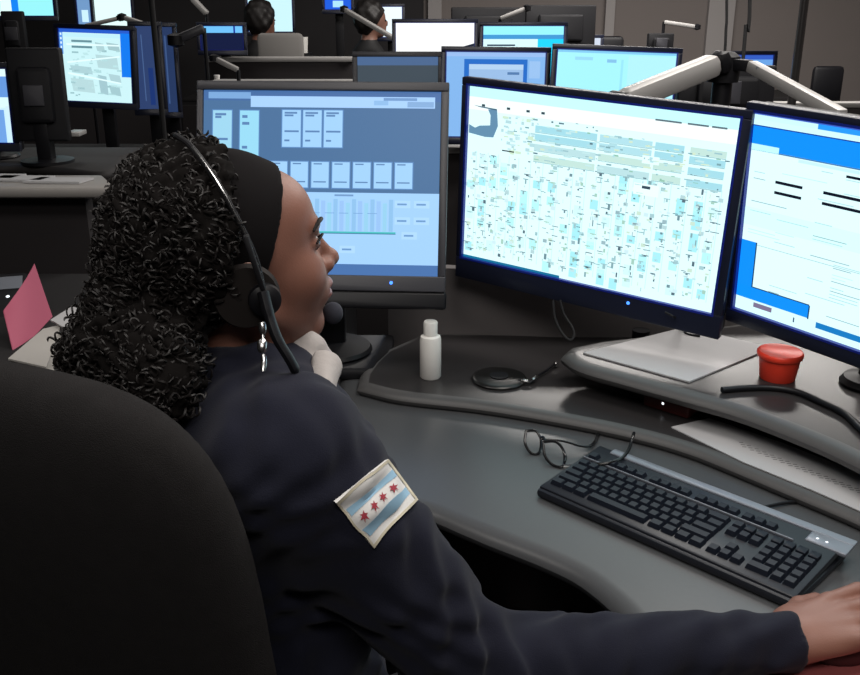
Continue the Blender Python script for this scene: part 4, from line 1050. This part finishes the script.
bl = [R(0, 0, 1, .05, (150, 185, 235)), R(.18, .08, .82, 1, (30, 105, 195), 1), R(.23, .14, .78, .95, (150, 185, 225), 2), R(.23, .14, .78, .2, (175, 205, 235), 3), R(.62, .23, .74, .26, (80, 120, 170), 4), R(.84, .1, .95, .3, (150, 190, 235), 2)]
bgmon(495, 95, 98, 80, 3.95, 'light blue monitor with a dark blue window behind the centre monitor', bl, (128, 178, 232), yaw=.0, roll=.01)
cy = [R(0, 0, 1, .03, (130, 200, 240)), R(.54, .1, .56, .9, (150, 226, 248), 2), R(.15, .08, .3, .12, (150, 215, 240), 2), R(.6, .05, 1, 1, (176, 238, 250), 1), R(.42, .1, .5, .14, (130, 190, 230), 2)]
bgmon(614, 92, 118, 76, 3.9, 'pale cyan monitor behind and above the centre monitor', cy, (164, 240, 252), yaw=-.0, roll=.035)
bgmon(435, 52, 78, 54, 5.5, 'overexposed white monitor in the back row left of a cyan one', [([(.82, .42), (1, .35), (1, .62), (.6, .62), (.75, .5)], (10, 25, 50), 2)], (252, 255, 255), base=.75)
bgmon(523, 53, 80, 50, 5.5, 'bright cyan and white monitor in the back row', [R(0, .0, 1, .16, (150, 240, 250)), R(0, .16, 1, .24, (60, 150, 210), 1), R(.68, .24, 1, 1, (20, 210, 255), 2), R(.05, .34, .4, .37, (20, 40, 70), 3)], (215, 250, 255), base=.75)
bgmon(752, 70, 40, 28, 5.2, 'small blue monitor beyond the jointed monitor mount', [R(0, 0, 1, .15, (50, 90, 190))], (105, 160, 225), base=.75)
bgmon(587, 52, 26, 26, 6.6, 'tiny pale grey monitor in front of the wall', [], (205, 215, 232), base=.85, rim=False)
bgmon(8, -8, 88, 44, 6.2, 'far screen at the top left corner with white map and cyan side', [R(.52, 0, .6, 1, (20, 130, 240), 1), R(.6, 0, 1, 1, (150, 240, 245), 2), R(.1, .3, .4, .9, (205, 240, 240), 1)], (225, 252, 250), base=.75)
bgmon(112, 6, 38, 42, 6.9, 'far bright white screen at the top, right of the two top left screens', [], (225, 252, 252), base=.75)
bgmon(84, 10, 13, 28, 6.8, 'far narrow blue grey screen beside the bright white one', [R(.3, .5, .8, .9, (200, 235, 255))], (110, 150, 195), base=.75)
bgmon(270, 8, 44, 44, 7.2, 'far cyan screen behind the seated dark-haired figure', [], (200, 240, 248), base=.75)
bgmon(391, 22, 22, 28, 7.2, 'far white screen just behind the brown-faced seated figure', [], (235, 250, 255), base=.75)
bgmon(222, 38, 42, 22, 5.6, 'low monitor with a thin bright blue strip left of pale trim', [R(0, .0, 1, .28, (110, 190, 245), 1), R(.78, 0, .82, .28, (20, 40, 150), 2)], (14, 24, 60), base=.8)
bgmon(338, 4, 26, 10, 6.9, 'tiny saturated blue screen at the top edge between the two figures', [R(.3, .2, .7, .8, (170, 225, 255), 1)], (20, 90, 220), base=.75)

# pale arms, poles
def lamp_arm(p0, p1, d0, d1, r_, label, base, two=None, m=None):
    a, b = at(*p0, d=d0), at(*p1, d=d1)
    o = thing('desk_lamp', (a.x, a.y, base), label, 'desk lamp')
    MB().tube([(a.x, a.y, base), (a.x, a.y, a.z)], .010, 8).build('post', M_black, o)
    MB().lathe((a.x, a.y, base), [(.001, 0), (.06, 0), (.055, .015), (.001, .02)], 16).build('base', M_black, o)
    beam_mb(a, b, r_ * 2, r_ * 1.6, r_ * .5).build('arm', m or M_arm, o)
    MB().lathe(b, [(.001, -r_ * 1.3), (r_ * 1.5, -r_ * .8), (r_ * 1.5, r_ * .8), (.001, r_ * 1.3)], 12).build('joint', M_black, o)
lamp_arm((395, 39), (344, 9), 6.0, 6.2, .018, 'pale slanting lamp arm below the tiny blue screen', .7505)
lamp_arm((500, 19), (527, 8), 5.6, 5.6, .016, 'short pale lamp arm rising over the cyan back row screen', .7505)
lamp_arm((664, 22), (697, 27), 6.2, 6.2, .016, 'thin white lamp arm in front of wall near the pale column', .0005)
lamp_arm((155, 28), (122, 17), 5.0, 5.0, .016, 'pale lamp arm behind top edge of street map screen', .7505)
lamp_arm((85, 26), (120, 18), 5.25, 5.25, .014, 'faint grey lamp arm in front of the far bright white screen', .0005)
lamp_arm((207, 14), (190, -4), 5.8, 5.8, .020, 'pale lamp arm cut by the top edge above the low monitor', .7505)
lamp_arm((204, 28), (176, 40), 4.6, 4.6, .028, 'grey thick lamp arm beside the dim blue monitor sliver', .0005, m=M_greyb)
lamp_arm((238, 70), (214, 58), 4.7, 4.7, .016, 'small pale lamp arm resting by the pale trimmed console', .0005)
def pole(px, d, r_, label, m, y0=-60, top=ZC):
    a = at(px[0], 60, d=d)
    o = thing('pole', (a.x, a.y, 0), label, 'pole')
    MB().tube([(a.x, a.y, 0), (a.x, a.y, top - .002)], r_, 12).build('shaft', m, o)
    MB().lathe((a.x, a.y, 0), [(.001, .0005), (r_ * 3, .0005), (r_ * 3, .01), (r_, .02), (.001, .02)], 16).build('foot', M_black, o)
pole((157,), 4.25, .013, 'thin dark floor pole in front of the dim blue monitor', M_black2)
pole((797,), 4.9, .022, 'grey metal pole before the wall at right', mat('pole_grey', (.09, .085, .085), .25, metal=.6))
# white mug shapes and small clutter
c = at(282, 62, z=.78 + .0)
def small_box(name, px, py, pw, ph, d, label, cat, m, dep=.08):
    C = at(px, py, d=d); w = pw / FPX * d; h = ph / FPX * d
    o = MB().box((C.x - w/2, C.y - dep/2, C.z - h/2), (C.x + w/2, C.y + dep/2, C.z + h/2), bev=min(w, h) * .15).build(name, m, origin=(C.x, C.y, C.z - h/2))
    tag(o, label, cat)
# grey chair behind: with two little legs
def chair_bg(px, py, d, s_, label, m, face=0.):
    C = at(px, py, d=d); o = thing('office_chair', (C.x, C.y, 0), label, 'chair')
    M = Matrix.Translation((C.x, C.y, 0)) @ Matrix.Rotation(face, 4, 'Z')
    zt = C.z
    MB().box((-.20 * s_, -.03, zt - .5 * s_), (.20 * s_, .03, zt), M, bev=.03).build('backrest', m, o)
    MB().box((-.23, .02, .42), (.23, .46, .49), M, bev=.03).build('seat', m, o)
    MB().box((-.03, -.02, .40), (.03, .02, zt - .4 * s_), M).build('back_support', M_black, o)
    MB().tube([M @ Vector((0, .22, .08)), M @ Vector((0, .22, .43))], .025, 10).build('gas_lift', M_black, o)
    for k in range(5):
        a = 2 * PI * k / 5; MB().tube([M @ Vector((0, .22, .08)), M @ Vector((.26 * math.cos(a), .22 + .26 * math.sin(a), .03))], .02, 6).build('leg', M_black, o)
chair_bg(829, 66, 6.6, .55, 'black chair standing against the wall at far right', M_black)
chair_bg(280, 33, 6.15, .75, 'pale grey chair back between the two seated people', mat('grey_chair', (.22, .21, .2), .8))
chair_bg(610, 36, 6.7, .5, 'small dark chair near the base of the wall column', M_black)

def sitter(px, py, d, face, skin, top, hairm, label):
    hc = at(px, py, d=d); f = Vector((math.cos(face), math.sin(face), 0)); r = Vector((f.y, -f.x, 0)); z = Vector((0, 0, 1))
    L = lambda a, b, c: t3(hc + f * a + r * b + z * c)
    hip = -.74 - .0
    ops = [('u', 0, s_fr(t3(hc), t3(f), t3(r), (0, 0, 1), [('u', 0, s_ell((0, 0, .02), (.095, .075, .105))), ('u', .02, s_ell((.05, 0, -.05), (.05, .045, .055))), ('u', .01, s_ell((.10, 0, -.01), (.016, .012, .02)))])),
           ('u', .02, s_cone(L(-.02, 0, -.06), L(-.03, 0, -.17), .05, .055)),
           ('u', .04, s_cone(L(-.03, 0, -.24), L(-.06, 0, -.60), .12, .14)), ('u', .03, s_cone(L(-.03, .17, -.24), L(-.03, -.17, -.24), .055, .055))]
    for q in (1, -1):
        ops += [('u', .02, s_cone(L(-.03, .18 * q, -.24), L(.02, .21 * q, -.49), .048, .038)), ('u', .01, s_cone(L(.02, .21 * q, -.49), L(.24, .12 * q, -.52), .038, .028)), ('u', .01, s_cone(L(.24, .12 * q, -.52), L(.33, .11 * q, -.53), .032, .018)),
                ('u', .03, s_cone(L(-.05, .09 * q, -.68), L(.36, .11 * q, -.68), .08, .06)), ('u', .02, s_cone(L(.36, .11 * q, -.68), L(.36, .11 * q, -hc.z + .06), .055, .04))]
    lo = hc - Vector((.5, .5, 1.2)); hi = hc + Vector((.5, .5, .2))
    p, _ = surf(lambda P: s_eval(ops, P), t3(lo), t3(hi), .014, 'person', [skin, top], None, coarse=3, faces_mat=lambda c: (c[:, 2] < hc.z - .11) & ~(np.sqrt((c[:, 0] - (hc + f * .33).x) ** 2 + (c[:, 1] - (hc + f * .33).y) ** 2) < .10))
    tag(p, label, 'person')
    hops = [('u', 0, s_fr(t3(hc), t3(f), t3(r), (0, 0, 1), [('u', 0, s_ell((-.02, 0, .03), (.112, .10, .125))), ('add', 0, lambda P: (-.008 * np.sin(P[:, 0] * 70 + 2) * np.sin(P[:, 2] * 60) * np.cos(P[:, 1] * 65)).astype(np.float32)), ('i', 0, lambda P: (P[:, 0] * .8 - P[:, 2] * .6 - .02).astype(np.float32))]))]
    surf(lambda P: s_eval(hops, P), t3(lo), t3(hi), .012, 'hair', hairm, p, coarse=3)
    for q in (1, -1): MB().lathe(Vector(L(.088, .03 * q, .01)), [(.0005, -.008), (.009, 0), (.0005, .008)], 8).build('eye', M_black, p)
sitter(262, 22, 6.55, .9, M_skin, M_black2, M_hair, 'dark-haired person in black seated before the far cyan screen')
sitter(372, 22, 6.55, .3, mat('skin_two', (.22, .11, .08), .5), M_black2, M_hair, 'brown-faced person in dark clothes seated left of white back row monitor')
small_box('paper_tray', 76, 133, 14, 4, 3.4, 'small pale tag lying on the left console top behind its ledge', 'tag', M_arm)

# low counter along the back for the farthest screens
console(at(150, 30, d=6.9).x + .1, 3.2, 7.55, .7, .75, 'farthest dark counter in front of the back wall holding tiny screens', trim=False)

console(.62, 1.25, 2.62, .80, .62, 'small dark counter under the black monitor back behind the jointed mount', trim=False)
for px, lab in ((262, 'black round stool under the person before the far cyan screen'), (372, 'black round stool under the brown-faced person at the top')):
    C = at(px, 22, d=6.55); o = thing('stool', (C.x, C.y, 0), lab, 'stool'); st_z = C.z - .77
    MB().lathe((C.x, C.y, 0), [(.001, st_z - .06), (.18, st_z - .06), (.19, st_z - .02), (.17, st_z), (.001, st_z)], 24).build('seat', M_black, o)
    MB().tube([(C.x, C.y, .02), (C.x, C.y, st_z - .06)], .03, 10).build('post', M_black, o)
    MB().lathe((C.x, C.y, 0), [(.001, .0), (.22, .0), (.21, .02), (.001, .03)], 24).build('base', M_black, o)

for px, py, d, r_, hh, lab in ((303, 45, 6.3, .035, .10, 'small white paper cup between the grey chair and brown-faced person'), (217, 78, 4.95, .016, .03, 'tiny white cup on the pale trim left of the left monitor')):
    C = at(px, py, d=d); C.z = .7505 if d > 6 else C.z - hh / 2
    o = thing('cup', C, lab, 'cup')
    zt = (at(px, py, d=d).z - C.z + hh / 2) if d > 6 else hh
    if d > 6:
        MB().lathe(C, [(.001, 0), (.07, 0), (.06, zt - hh), (.001, zt - hh)], 16).build('tray', M_black, o)
        MB().lathe(C, [(.001, zt - hh), (r_ * .8, zt - hh), (r_, zt), (.001, zt)], 16).build('body', M_white, o)
    else: MB().lathe(C, [(.001, 0), (r_ * .8, 0), (r_, hh), (.001, hh)], 16).build('body', M_white, o)

# shared group phrases for the repeats
GR = {'monitor': 'monitors on the background consoles', 'desk lamp': 'pale lamp arms in the background', 'console desk': 'background consoles',
      'paper': 'loose papers', 'cable': 'black cables', 'stool': 'stools in the background', 'cup': 'small white cups in the background', 'pole': 'floor poles'}
for o in list(COL.objects):
    c = o.get('category')
    if c in GR and not o.get('group'): o['group'] = GR[c]
    if c == 'chair' and o.name != 'office_chair': o['group'] = 'small chairs in the background'
    if c == 'person' and o.name != 'person': o['group'] = 'seated people in the background'
